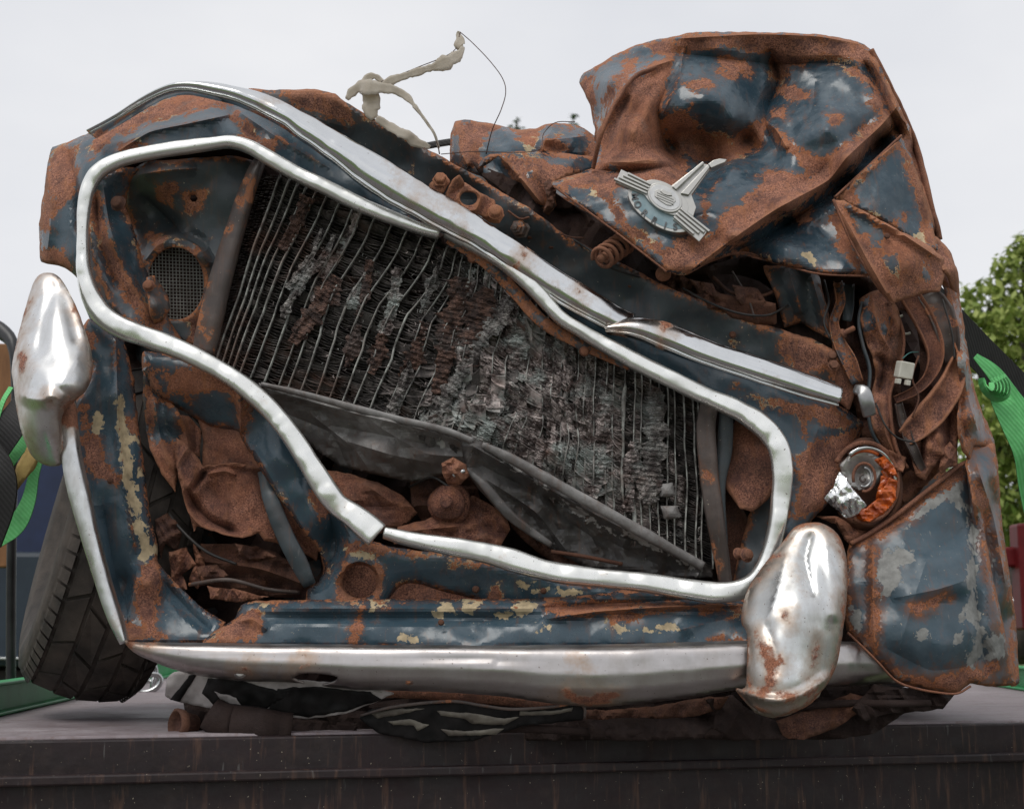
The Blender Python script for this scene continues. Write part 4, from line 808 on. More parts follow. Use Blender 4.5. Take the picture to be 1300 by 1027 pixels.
for k, (ol, dd) in enumerate([([(196, 660), (214, 650), (232, 672), (226, 700), (210, 690), (204, 712)], 9), ([(214, 700), (236, 694), (248, 716), (232, 730), (238, 748), (218, 744)], 8), ([(250, 720), (276, 716), (290, 730), (270, 742), (252, 744)], 7), ([(300, 690), (330, 694), (350, 706), (322, 712), (304, 704)], 6), ([(262, 744), (300, 748), (340, 758), (300, 764), (268, 760)], 6), ([(930, 362), (962, 366), (972, 384), (946, 392), (934, 380)], 3), ([(878, 356), (905, 360), (912, 376), (890, 380)], 4), ([(1128, 572), (1150, 580), (1146, 600), (1130, 596)], 2)]):
    sheet('torn_scrap', ol, [(q[0], q[1], dd + (1.2 if n % 2 else -1.)) for n, q in enumerate(ol)], (M_rustd, M_rust, M_grey2 if False else M_rustd)[k % 3], car, step=3.5, tau=0, crum=(.4, 14), seed=70 + k)
for q in ((318, 520, 1.0, 3), (604, 748, 3.2, 3.5), (690, 750, 3.2, 3), (1014, 500, 3, 3), (930, 425, 4.5, 3.5), (700, 312, 5.5, 3.5), (800, 362, 5.2, 3), (140, 610, -.5, 3), (1126, 300, -3.4, 3), (560, 790, -1.2, 3)): bolt(q[0], q[1], q[2], q[3], M_rustd, hx=False, name='rivet', hgt=.002)
# --- left front post
sheet('front_post', [(97, 430), (112, 405), (130, 410), (158, 436), (170, 480), (176, 540), (184, 600), (190, 650), (200, 692), (200, 714), (225, 742), (255, 770), (286, 790), (272, 816), (215, 818), (165, 816), (150, 800), (135, 755), (118, 700), (104, 640), (93, 590), (86, 545), (90, 515), (105, 500), (117, 465)],
      [(97, 430, 2), (120, 410, 3), (158, 436, 4), (150, 500, 1), (170, 500, 4), (120, 500, 2), (90, 545, 2), (160, 600, 1), (184, 600, 4), (110, 600, 0), (130, 680, 0), (175, 680, 1), (200, 692, 4), (130, 740, -1), (160, 740, 3), (185, 740, 0), (210, 760, 4), (255, 770, 3), (286, 790, 2), (165, 810, -2), (220, 800, 1), (270, 812, 0)], M_paintc, car, step=4,
      ridges=[([(147, 430), (150, 520), (160, 620), (172, 700)], 1.1, 4, 's'), ([(130, 640), (145, 720), (160, 770), (165, 800)], -2., 12), ([(205, 735), (240, 775), (268, 800)], -1.4, 7), ([(175, 715), (168, 760), (160, 790)], 1.3, 6), ([(100, 620), (120, 700), (150, 790)], 1., 6)],
      rust=[[(106, 548), (128, 560), (140, 590), (150, 606), (146, 613), (116, 611), (108, 590)], [(100, 520), (106, 515), (112, 535), (120, 555), (106, 560)], [(176, 716), (200, 714), (204, 745), (198, 800), (190, 816), (172, 780)], [(148, 770), (160, 785), (215, 812), (165, 816), (146, 790)], [(146, 445), (152, 448), (152, 470), (145, 466)], [(160, 530), (176, 525), (178, 555), (162, 550)], [(112, 420), (124, 425), (116, 446), (110, 440)]],
      prim=[[(150, 500), (159, 512), (166, 560), (171, 610), (181, 660), (191, 692), (186, 706), (172, 688), (163, 640), (154, 580), (149, 540)], [(118, 526), (128, 524), (134, 545), (124, 552), (114, 546)], [(186, 693), (200, 690), (201, 702), (184, 714), (176, 708)], [(170, 548), (176, 550), (174, 562)], [(172, 596), (181, 594), (182, 606), (174, 604)]], curl=(1.0, 4), dents=(.12, 60), facet=.05, seed=20)
# --- front valance above the bumper
sheet('front_valance', [(258, 822), (275, 800), (298, 785), (306, 768), (318, 763), (400, 761), (560, 760), (660, 760), (740, 756), (800, 749), (880, 752), (950, 758), (952, 822), (600, 826)],
      [(258, 822, -3), (300, 785, 1), (318, 764, 2), (560, 761, 2), (800, 750, 2), (950, 758, 3), (400, 772, -.5), (600, 772, -.5), (400, 800, -.5), (600, 800, -.5), (800, 795, -1), (930, 795, 0), (290, 810, -2.5), (600, 826, -4), (950, 822, -3)], M_paintc, car, step=4.5,
      ridges=[([(322, 784), (450, 784), (600, 785), (700, 782)], -1.3, 7, 'r'), ([(322, 774), (450, 773), (600, 773), (690, 771)], .35, 5, 'r'), ([(300, 790), (320, 786), (340, 800)], 1.2, 5), ([(690, 786), (760, 776), (850, 770), (945, 768)], 1.8, 4), ([(680, 772), (760, 766), (850, 762), (945, 758)], -1.2, 4), ([(860, 800), (920, 786), (950, 778)], .8, 8)],
      rust=[[(300, 778), (320, 772), (333, 780), (330, 805), (312, 815), (275, 815), (262, 815), (285, 798)], [(452, 762), (468, 762), (462, 790), (450, 818), (438, 818), (450, 790)], [(772, 782), (800, 774), (820, 780), (810, 790), (780, 788)], [(690, 768), (760, 762), (900, 768), (945, 766), (945, 774), (800, 776), (700, 782)], [(900, 812), (940, 808), (948, 818)]],
      prim=[[(328, 763), (342, 762), (338, 772), (330, 770)], [(470, 764), (492, 763), (485, 772), (470, 778)], [(558, 764), (574, 764), (580, 780), (545, 782), (556, 774)], [(588, 762), (612, 764), (606, 776), (590, 776)], [(625, 778), (652, 776), (650, 764), (695, 764), (680, 772), (670, 782), (628, 784)], [(505, 812), (512, 803), (525, 806), (533, 816)], [(768, 786), (795, 794), (830, 794), (866, 792), (868, 798), (840, 802), (800, 800), (790, 810), (780, 804)], [(680, 800), (700, 796), (698, 802), (684, 806)], [(745, 768), (765, 764), (770, 772), (750, 778)]], curl=(1.5, 5), seed=22)

# --- bumper blade (with its jacking hole), end arm and overriders
def bump_d(u, v):
    top = np.interp(u, [150, 165, 200, 450, 640, 800, 950, 1075, 1120, 1160], [806, 814, 815, 817, 818, 817, 813, 814, 817, 822]); bot = np.interp(u, [150, 170, 200, 240, 300, 370, 450, 550, 640, 700, 760, 820, 880, 950, 1050, 1110, 1160], [812, 828, 842, 855, 864, 867, 875, 878, 884, 893, 897, 892, 885, 874, 872, 868, 862])
    f = np.clip((v - top) / np.maximum(bot - top, 6), 0, 1)
    prof = np.interp(f, [0, .04, .10, .2, .5, .75, .92, 1], [0, 1.6, 2.7, 3.1, 3.5, 3.0, 1.6, .2])
    arch = np.interp(u, [150, 400, 800, 1000, 1075, 1110, 1160], [-4.5, -6, -6.2, -4.5, -1., 2.5, 7])
    return arch - prof * np.clip((bot - top) / 45, .2, 1) + .12 * fbm(u / 120, v / 60, 4) + .35 * np.exp(-((u - 590) / 60) ** 2) * (f < .35) * (f) * 3
sheet('bumper', [(150, 806), (160, 814), (200, 815), (300, 816), (450, 818), (640, 819), (800, 817), (950, 813), (1075, 814), (1120, 817), (1160, 822), (1162, 862), (1110, 868), (1050, 872), (950, 874), (880, 885), (820, 892), (760, 897), (700, 893), (640, 884), (550, 878), (450, 875), (370, 866), (300, 864), (240, 855), (200, 842), (170, 828)],
      [], M_chromed, car, step=4, dfun=bump_d, dents=(0, 1), curl=(0, 3), rough=.3, th=.003, tau=.4,
      holes=[[(372, 861), (384, 855), (405, 855), (428, 859), (424, 866), (404, 871), (388, 868)]], rust=[[(160, 811), (200, 812), (196, 818), (165, 820)], [(372, 850), (396, 836), (398, 842), (382, 856)], [(700, 884), (720, 876), (788, 882), (780, 892), (740, 894)], [(300, 850), (312, 846), (316, 852)]])
bolt(520, 862, -8.3, 5.5, M_rail, hx=False, name='bumper_bolt', hgt=.005); bolt(305, 853, -7.6, 6, M_chromed, hx=False, name='bumper_bolt', hgt=.002)
sweep('bumper_arm', [(86, 500, -5, 16), (86, 530, -6.5, 22), (89, 570, -7, 24), (96, 610, -7.5, 26), (104, 640, -7.5, 25), (114, 680, -7.5, 22), (126, 722, -7.4, 20), (140, 768, -7.4, 18), (152, 800, -7.3, 15), (158, 815, -7, 10)], M_chromeo, car, 'trim', 1.4, 4, noise=.05, rust=[(84, 525, 18)], sm=4)
sheet('overrider', [(60, 346), (72, 349), (84, 364), (97, 390), (110, 425), (117, 452), (117, 475), (110, 495), (96, 508), (84, 520), (78, 532), (80, 556), (79, 580), (76, 591), (56, 590), (40, 578), (30, 556), (22, 525), (17, 490), (15, 465), (22, 430), (32, 392), (42, 360), (50, 349)],
      [(61, 347, -3), (84, 366, -5), (117, 460, -9.5), (108, 497, -12), (84, 520, -12), (80, 585, -8), (52, 586, -7), (15, 465, -6), (32, 392, -4), (60, 400, -8.2), (62, 455, -12), (58, 500, -15), (24, 520, -9), (30, 465, -10.5), (97, 460, -12), (92, 490, -13.8), (55, 545, -12), (92, 410, -8.5)], M_chromel, car, step=3.5, kern='tps', tau=.5,
      ridges=[([(24, 498), (40, 506), (55, 508), (66, 503), (82, 512)], 1.3, 7), ([(62, 352), (66, 372), (58, 400), (48, 450)], -.7, 7, 'r'), ([(76, 360), (90, 400), (100, 440)], -.8, 9, 'r'), ([(104, 430), (92, 470), (74, 494)], .3, 8, 's')],
      dents=(.12, 45), rough=.3, curl=(.9, 4), th=.003, rust=[[(22, 420), (34, 412), (30, 428), (22, 434)], [(24, 450), (30, 452), (30, 475), (25, 470)], [(60, 505), (70, 506), (66, 512)], [(76, 515), (90, 510), (90, 525), (78, 530)]], seed=3)
sheet('overrider', [(1010, 668), (1035, 663), (1052, 668), (1066, 682), (1074, 705), (1076, 740), (1073, 780), (1068, 815), (1060, 850), (1046, 874), (1028, 892), (1005, 905), (985, 909), (962, 902), (946, 888), (934, 874), (946, 872), (948, 840), (948, 805), (941, 790), (943, 768), (952, 742), (972, 714), (992, 690)],
      [(1010, 668, -4), (1052, 668, -5), (1076, 740, -7), (1060, 850, -9.5), (942, 785, -8), (972, 714, -5), (934, 874, -9), (1005, 760, -11.2), (1010, 820, -13), (992, 884, -14), (1040, 760, -11), (965, 820, -12), (1028, 892, -12), (985, 909, -12), (960, 884, -12)], M_chromeo, car, step=3.5, kern='tps', tau=.5,
      ridges=[([(1030, 675), (1022, 710), (1034, 760)], -1.1, 7, 's'), ([(1050, 690), (1060, 745), (1056, 790)], .7, 8, 'r'), ([(936, 875), (965, 885), (990, 889), (1020, 880), (1052, 858)], 1.5, 5), ([(972, 790), (985, 830), (980, 860)], -.5, 6, 's'), ([(1000, 700), (985, 760), (975, 790)], .35, 7, 's')], dents=(.12, 50), rough=.3, curl=(1.2, 4), th=.003,
      rust=[[(955, 800), (966, 800), (980, 832), (1000, 844), (982, 848), (988, 872), (1010, 886), (980, 888), (962, 880), (970, 850)], [(934, 872), (985, 884), (1020, 880), (1052, 858), (1074, 800), (1062, 850), (1035, 880), (1000, 891), (960, 886)], [(1040, 805), (1043, 805), (1034, 850), (1028, 860)], [(1000, 782), (1006, 784), (1004, 790)], [(1002, 672), (1006, 674), (1004, 686)]], seed=5)
sheet('overrider_flange', [(934, 876), (960, 884), (990, 889), (1020, 880), (1046, 866), (1040, 884), (1024, 897), (1000, 908), (980, 911), (958, 904)], [(934, 876, -8), (990, 889, -13), (1046, 866, -8), (1000, 908, -9), (958, 904, -8)], M_chromeo, car, step=4, rough=.5, curl=(0, 4))

# --- right wing and side
sheet('right_wing', [(1078, 690), (1102, 676), (1140, 650), (1185, 615), (1210, 594), (1226, 586), (1240, 600), (1248, 660), (1262, 740), (1278, 810), (1290, 868), (1262, 872), (1232, 868), (1215, 880), (1190, 878), (1160, 872), (1135, 862), (1112, 838), (1092, 818), (1074, 800), (1072, 740)],
      [(1078, 690, 3), (1140, 650, 4), (1226, 586, 6), (1100, 740, -1), (1105, 830, -3), (1074, 800, -1), (1160, 700, 0), (1190, 650, 3), (1150, 780, -3), (1200, 740, -2), (1200, 820, -3.5), (1235, 680, 3), (1245, 760, 1), (1265, 840, 2), (1290, 868, 6), (1215, 880, 0), (1160, 872, -1), (1240, 620, 5)], M_paints, car, step=4.5,
      ridges=[([(1108, 690), (1108, 760), (1110, 828)], 1.0, 5), ([(1150, 700), (1200, 690), (1238, 660)], -1.0, 22), ([(1130, 760), (1190, 748), (1230, 735)], .8, 10), ([(1226, 590), (1236, 680), (1242, 780), (1255, 860)], -1.6, 7), ([(1120, 820), (1180, 850), (1230, 845), (1260, 825)], -.9, 18), ([(1180, 700), (1160, 760), (1140, 830)], .9, 20)], dents=(.5, 60), curl=(1.4, 6), crust=-9,
      rust=[[(1078, 692), (1226, 586), (1240, 596), (1180, 632), (1140, 664), (1100, 694)], [(1104, 690), (1112, 690), (1114, 828), (1106, 830)], [(1074, 802), (1130, 850), (1215, 872), (1180, 878), (1120, 850)], [(1185, 858), (1240, 848), (1262, 846), (1250, 862), (1214, 882), (1190, 876)], [(1158, 770), (1200, 755), (1202, 760), (1164, 776)]],
      prim=[[(1118, 700), (1150, 690), (1160, 710), (1140, 720), (1150, 740), (1120, 760), (1114, 740)], [(1078, 768), (1090, 770), (1096, 790), (1090, 806), (1080, 790)], [(1160, 798), (1178, 798), (1176, 812), (1166, 812)], [(1232, 640), (1240, 680), (1240, 760), (1250, 830), (1232, 850), (1226, 835), (1240, 800), (1232, 790), (1216, 790), (1228, 768), (1228, 700)], [(1248, 806), (1275, 804), (1280, 830), (1258, 842), (1250, 830)], [(1196, 620), (1220, 612), (1224, 650), (1216, 650), (1204, 630), (1180, 650), (1150, 672), (1160, 655)], [(1210, 804), (1222, 802), (1224, 814), (1212, 818)]], seed=24)
sheet('side_panel', [(1226, 590), (1232, 566), (1262, 563), (1268, 600), (1272, 660), (1282, 730), (1290, 790), (1294, 866), (1284, 872), (1268, 840), (1256, 770), (1246, 700), (1236, 640)],
      [(1226, 590, 4), (1262, 563, 9), (1294, 866, 10), (1284, 780, 12), (1256, 770, 3), (1240, 640, 3), (1268, 640, 12), (1250, 600, 4)], M_paints, car, step=4.5, ridges=[([(1240, 590), (1262, 660), (1276, 740)], 1.2, 5), ([(1246, 640), (1262, 720), (1270, 800)], -1.2, 6)],
      rust=[[(1234, 600), (1240, 604), (1262, 670), (1270, 700), (1256, 680), (1240, 640)], [(1284, 800), (1294, 860), (1284, 872), (1276, 862)]], prim=[[(1240, 640), (1250, 690), (1270, 720), (1264, 720), (1244, 690)]], seed=25)
sheet('side_panel', [(1192, 330), (1206, 332), (1218, 372), (1226, 430), (1236, 490), (1250, 530), (1263, 558), (1262, 568), (1236, 566), (1232, 585), (1222, 572), (1216, 540), (1218, 480), (1212, 430), (1204, 390), (1196, 360)],
      [(1192, 330, 4), (1206, 332, 7), (1226, 430, 9), (1250, 530, 10), (1263, 562, 10), (1212, 430, 3), (1218, 500, 3), (1225, 570, 3), (1222, 460, 2), (1236, 530, 3)], M_paints, car, step=4, ridges=[([(1200, 345), (1220, 430), (1228, 500), (1244, 556)], 1.0, 5), ([(1218, 500), (1226, 560)], -1., 4)],
      rust=[[(1192, 330), (1206, 330), (1214, 372), (1204, 390)], [(1212, 400), (1218, 400), (1226, 500), (1232, 580), (1222, 580), (1215, 500)], [(1232, 560), (1263, 556), (1263, 568), (1234, 570)]], prim=[[(1216, 410), (1224, 425), (1234, 490), (1226, 500), (1218, 460)]], seed=26)

# --- crushed inner wing, right
def lip(pts, w_=4.5, mat=None, h=.45, name='folded_hem', noise=.1, seed=1): return sweep(name, [(*q, w_) for q in pts], mat or M_rust, car, 'tube', h * 1.0, 3, noise=noise, seed=seed)
sheet('inner_wing', [(1040, 345), (1100, 352), (1150, 368), (1200, 375), (1216, 440), (1222, 540), (1205, 585), (1170, 612), (1130, 600), (1100, 568), (1088, 530), (1075, 470), (1058, 420), (1048, 380)],
      [(1040, 345, 14), (1200, 375, 12), (1060, 420, 12), (1220, 500, 10), (1110, 400, 11), (1110, 480, 9), (1090, 540, 11), (1160, 520, 11), (1130, 600, 11), (1180, 580, 9), (1190, 450, 10)], M_rustd, car, step=4, rust0=3,
      ridges=[([(1060, 360), (1075, 410), (1068, 450)], 2.5, 7), ([(1090, 362), (1088, 410), (1100, 450)], -3, 7), ([(1165, 520), (1160, 570), (1175, 605)], 2.5, 7), ([(1185, 530), (1180, 580)], -2, 6)], crum=(.6, 40), holes=[[(1140, 398), (1156, 400), (1166, 430), (1168, 470), (1158, 500), (1144, 500), (1146, 450)]], seed=30)
# folded column
sheet('inner_wing_fold', [(1092, 380), (1104, 372), (1122, 368), (1140, 392), (1146, 430), (1142, 470), (1132, 500), (1134, 530), (1140, 566), (1150, 592), (1138, 594), (1122, 570), (1108, 546), (1104, 510), (1112, 480), (1108, 455), (1098, 430), (1092, 405)],
      [(1092, 380, 5), (1122, 368, 5), (1112, 400, 1.5), (1130, 420, 2.5), (1146, 430, 6), (1118, 450, 3), (1128, 460, 5), (1142, 470, 6), (1112, 480, 4), (1128, 520, 3), (1116, 540, 2.5), (1140, 566, 5), (1145, 592, 6), (1106, 430, 3)], M_paint, car, step=3.5, rust0=1.1, tau=.3,
      ridges=[([(1108, 380), (1116, 420), (1130, 446), (1124, 470)], 1.4, 4), ([(1126, 384), (1132, 420), (1128, 440)], -1.0, 4), ([(1110, 450), (1122, 462), (1116, 500)], -1.4, 5), ([(1118, 500), (1124, 550), (1142, 590)], 1.2, 4)], paint=[[(1096, 385), (1104, 378), (1106, 415), (1098, 420)], [(1120, 400), (1126, 402), (1128, 426), (1121, 424)]], crum=(.2, 22), seed=33)
lip([(1138, 394, 4), (1147, 430, 4.5), (1142, 468, 4), (1130, 498, 3.5), (1130, 530, 3), (1138, 570, 3.5), (1152, 594, 4)], 5, seed=2)
lip([(1094, 384, 4), (1090, 410, 3.5), (1096, 440, 3), (1104, 470, 3), (1102, 510, 3), (1106, 545, 3), (1120, 572, 4)], 4.5, M_paintd, seed=3)
sweep('inner_wing_fold', [(1062, 360, 6, 12), (1066, 385, 4.5, 12), (1058, 410, 4, 12), (1066, 438, 3, 16), (1078, 462, 2.5, 20), (1088, 486, 3, 16)], M_paint, car, 'chan', .6, 4, noise=.4, seed=3, rust0=.2, sm=1)
sweep('inner_wing_fold', [(1076, 362, 7, 14), (1076, 390, 5.5, 14), (1074, 408, 5, 12)], M_paintd, car, 'chan', .5, 4, noise=.4, seed=5)
sheet('inner_wing_fold', [(1056, 425), (1066, 440), (1076, 470), (1084, 500), (1078, 520), (1064, 508), (1058, 470)], [(1056, 425, 5), (1084, 500, 4), (1064, 508, 4), (1068, 460, 3)], M_rust, car, step=4, rust0=3)
bolt(1056, 452, 2.6, 5, hx=False); bolt(1058, 464, 2.4, 6, hx=True)
sweep('inner_arch', [(1152, 372, 4.5, 24), (1168, 400, 3.5, 28), (1182, 430, 3, 26), (1186, 456, 3, 20), (1178, 480, 3, 14), (1160, 497, 3, 12), (1136, 508, 3.4, 10)], M_rust, car, 'chan', .7, 3.5, noise=.4, seed=5, sm=1)
sweep('inner_arch', [(1178, 372, 4, 30), (1194, 402, 3.3, 32), (1205, 440, 3.3, 26), (1206, 462, 4, 16)], M_rail, car, 'chan', .7, 4, noise=.5, seed=8, sm=1)
sweep('inner_arch', [(1216, 458, 3.5, 20), (1206, 490, 2.4, 32), (1186, 520, 2.2, 36), (1164, 542, 2.6, 32), (1148, 556, 3, 22)], M_rail, car, [(-1, -.4), (-1, .9), (-.85, 1.), (-.7, .2), (0, .1), (.6, .3), (.75, .9), (.95, 1), (1, -.4)], .8, 4, noise=.4, seed=6, sm=1, rust0=1)
sweep('inner_arch', [(1140, 512, 3, 10), (1148, 540, 2.6, 12), (1158, 570, 2.6, 12), (1172, 600, 3.5, 10)], M_rail, car, 'chan', .5, 4, noise=.4, seed=11)
sheet('inner_wing_fold', [(1150, 556), (1176, 548), (1196, 530), (1212, 500), (1218, 540), (1214, 575), (1196, 584), (1184, 596), (1174, 610), (1164, 604), (1158, 586)], [(1150, 556, 4), (1212, 500, 5), (1215, 570, 4), (1174, 608, 3), (1184, 565, 2.5)], M_rust, car, step=4, rust0=3, crum=(.3, 30), ridges=[([(1170, 552), (1170, 600)], -1.6, 4), ([(1190, 545), (1196, 580)], 1.2, 5), ([(1204, 520), (1206, 570)], -1.2, 5)])
sheet('inner_wing_fold', [(1192, 596), (1196, 572), (1206, 560), (1214, 572), (1216, 590), (1204, 594), (1196, 602)], [(1192, 596, 2), (1206, 560, 3), (1216, 590, 4)], M_rust, car, step=3.5, crum=(.4, 14))
sheet('door_hinge_plate', [(968, 338), (1010, 334), (1040, 350), (1052, 400), (1056, 432), (1042, 424), (1018, 410), (996, 416), (986, 380)], [(968, 338, 8), (1040, 350, 6), (1056, 432, 4), (1018, 410, 7), (1010, 370, 4), (990, 400, 6)], M_paintd, car, step=4, ridges=[([(1000, 340), (1018, 400)], 1.0, 6), ([(1030, 350), (1050, 420)], 1.4, 5)], seed=31)
M_white = simple('off white nylon', (.55, .53, .45), (.68, .66, .58), 40, .5)
cb = box('plug_connector', P(1148, 470, 1.5), (.024, .02, .026), M_white, car, (.2, .15, .2), .002)
box('plug_pin', P(1140, 484, .6), (.006, .012, .008), M_white, cb, (.2, .15, .2), .001); box('plug_pin', P(1152, 486, .6), (.006, .012, .008), M_white, cb, (.2, .15, .2), .001)
ring = [(1150 + 13 * math.cos(a), 412 + 12 * math.sin(a), 6, 3.2) for a in np.linspace(1.1, 4.4, 12)]
sweep('cable_loop', ring, M_white, car, 'tube', .18, 2)
sweep('wire', [(1146, 455, 2, 1.6), (1155, 448, 3, 1.6), (1166, 447, 4, 1.6)], simple('blue green wire', (.05, .16, .15), (.08, .22, .2)), car, 'tube', .1, 2)
M_zinc = simple('grey zinc casting', (.28, .28, .28), (.44, .44, .44), 40, .35, metal=.8)
sweep('trim_clip', [(1086, 494, -.5, 12), (1096, 497, -1.6, 18), (1101, 512, -1.8, 19), (1104, 527, -.8, 17)], M_zinc, car, 'trim', .5, 3)
lathe('screw', [(.0075, 0), (.0075, .004), (.004, .005), (.004, .022), (.0, .024)], P(1069, 424, 2), (1.2, -1, .5), M_rust, car, 10)

# --- rolled hems along the wing and side
lip([(1080, 690, 2.6), (1104, 677, 3), (1140, 652, 3.4), (1186, 616, 4.2), (1212, 595, 5), (1226, 587, 5.4)], 6, M_rust, seed=4)
lip([(1076, 803, -1.6), (1094, 820, -2.6), (1114, 840, -3.4), (1136, 863, -2), (1160, 873, -1.4), (1192, 879, -.6), (1215, 880, -.2), (1232, 871, .6)], 3, M_rust, .25, seed=5)
# --- headlamp
hl = P(1100, 614, 5); AX = (-.28, -1, .10)
lamp = lathe('headlamp', [(.070, -.03), (.074, -.012), (.071, 0), (.066, .002), (.064, -.006), (.060, -.012), (.050, -.016), (.030, -.020), (.016, -.022), (.0, -.023)], hl, AX, M_rustd, car, 48, (.74, 1), noise=.03, seed=2)
M_lens = simple('broken amber lens', (.26, .035, .006), (.70, .15, .02), 38, .3, bump=.3, bs=60, bd=.002, spec=.6)
def arc_sweep(name, cu, cv, ru, rv, a0, a1, d, w_, mat, parent, prof='trim', h=.5, tilt=0, n=18, **k):
    return sweep(name, [(cu + ru * math.cos(a), cv + rv * math.sin(a), d + tilt * math.cos(a), w_) for a in np.linspace(R(a0), R(a1), n)], mat, parent, prof, h, 3, **k)
arc_sweep('lamp_rim', 1098, 612, 42, 50, -150, 110, 2.6, 6, M_rust, lamp, 'tube', .35, noise=.2)
arc_sweep('lamp_rim', 1101, 610, 36, 42, -130, 60, 2.9, 6, M_chrome, lamp, 'tube', .3, noise=.2)
arc_sweep('lamp_lens', 1100, 616, 29, 36, -35, 130, 3.4, 13, M_lens, lamp, 'half', .5)
arc_sweep('lamp_lens', 1098, 612, 34, 40, -125, -60, 3.3, 5, M_lens, lamp, 'half', .4)
arc_sweep('reflector_ring', 1097, 606, 14, 18, -200, 100, 3.0, 4, M_rust, lamp, 'tube', .25)
arc_sweep('reflector_ring', 1097, 606, 9, 12, -90, 120, 3.0, 4, M_zinc, lamp, 'tube', .25)
arc_sweep('bulb_holder', 1095, 607, 3.4, 4.4, 0, 300, 2.9, 3, M_rail, lamp, 'tube', .2)
for sh in ([(1104, 642), (1116, 630), (1130, 606), (1140, 612), (1137, 634), (1122, 652), (1104, 662), (1086, 660), (1090, 650)], [(1112, 584), (1122, 578), (1134, 590), (1140, 606), (1130, 602), (1120, 594)], [(1120, 604), (1130, 606), (1124, 626), (1112, 634), (1114, 622)]):
    sheet('lens_shard', sh, [(q[0], q[1], 1.6 + .7 * (n % 2)) for n, q in enumerate(sh)], M_lens, lamp, step=3, th=.003, tau=0, crum=(.3, 10), curl=(0, 3))
M_rim2 = simple('dull reflector silver', (.30, .29, .28), (.62, .60, .57), 50, .35, metal=.6)
sheet('reflector', [(1066, 590), (1082, 574), (1100, 572), (1118, 582), (1122, 600), (1110, 620), (1090, 622), (1072, 612)], [(1066, 590, 3.6), (1118, 582, 3.8), (1098, 604, 5.5), (1090, 622, 4)], M_rim2, lamp, step=4, rough=.5)
b = NB('crinkled foil'); M_foil = b.set(col=(.86, .86, .85), rough=.22, metal=.95, normal=b.bump(b.noise(90, 3, .5), .4, .002))
sheet('foil', [(1066, 598), (1072, 602), (1080, 616), (1094, 634), (1100, 642), (1088, 654), (1074, 658), (1062, 648), (1050, 638), (1046, 632), (1058, 618)], [(1066, 598, 1), (1100, 642, 0), (1046, 632, 0), (1074, 658, 1), (1072, 630, -.5)], M_foil, lamp, step=2.2, crum=(.22, 15), dents=(.15, 14), curl=(0, 4), th=.0006, rough=.6)
sheet('wing_edge', [(1035, 655), (1060, 665), (1078, 690), (1130, 655), (1160, 630), (1200, 590), (1190, 580), (1150, 600), (1120, 650), (1090, 668), (1060, 655)], [(1035, 655, 5), (1078, 690, 4.5), (1200, 590, 7), (1150, 600, 9), (1090, 668, 6)], M_rust, car, step=5, rust0=3, crum=(.4, 20))
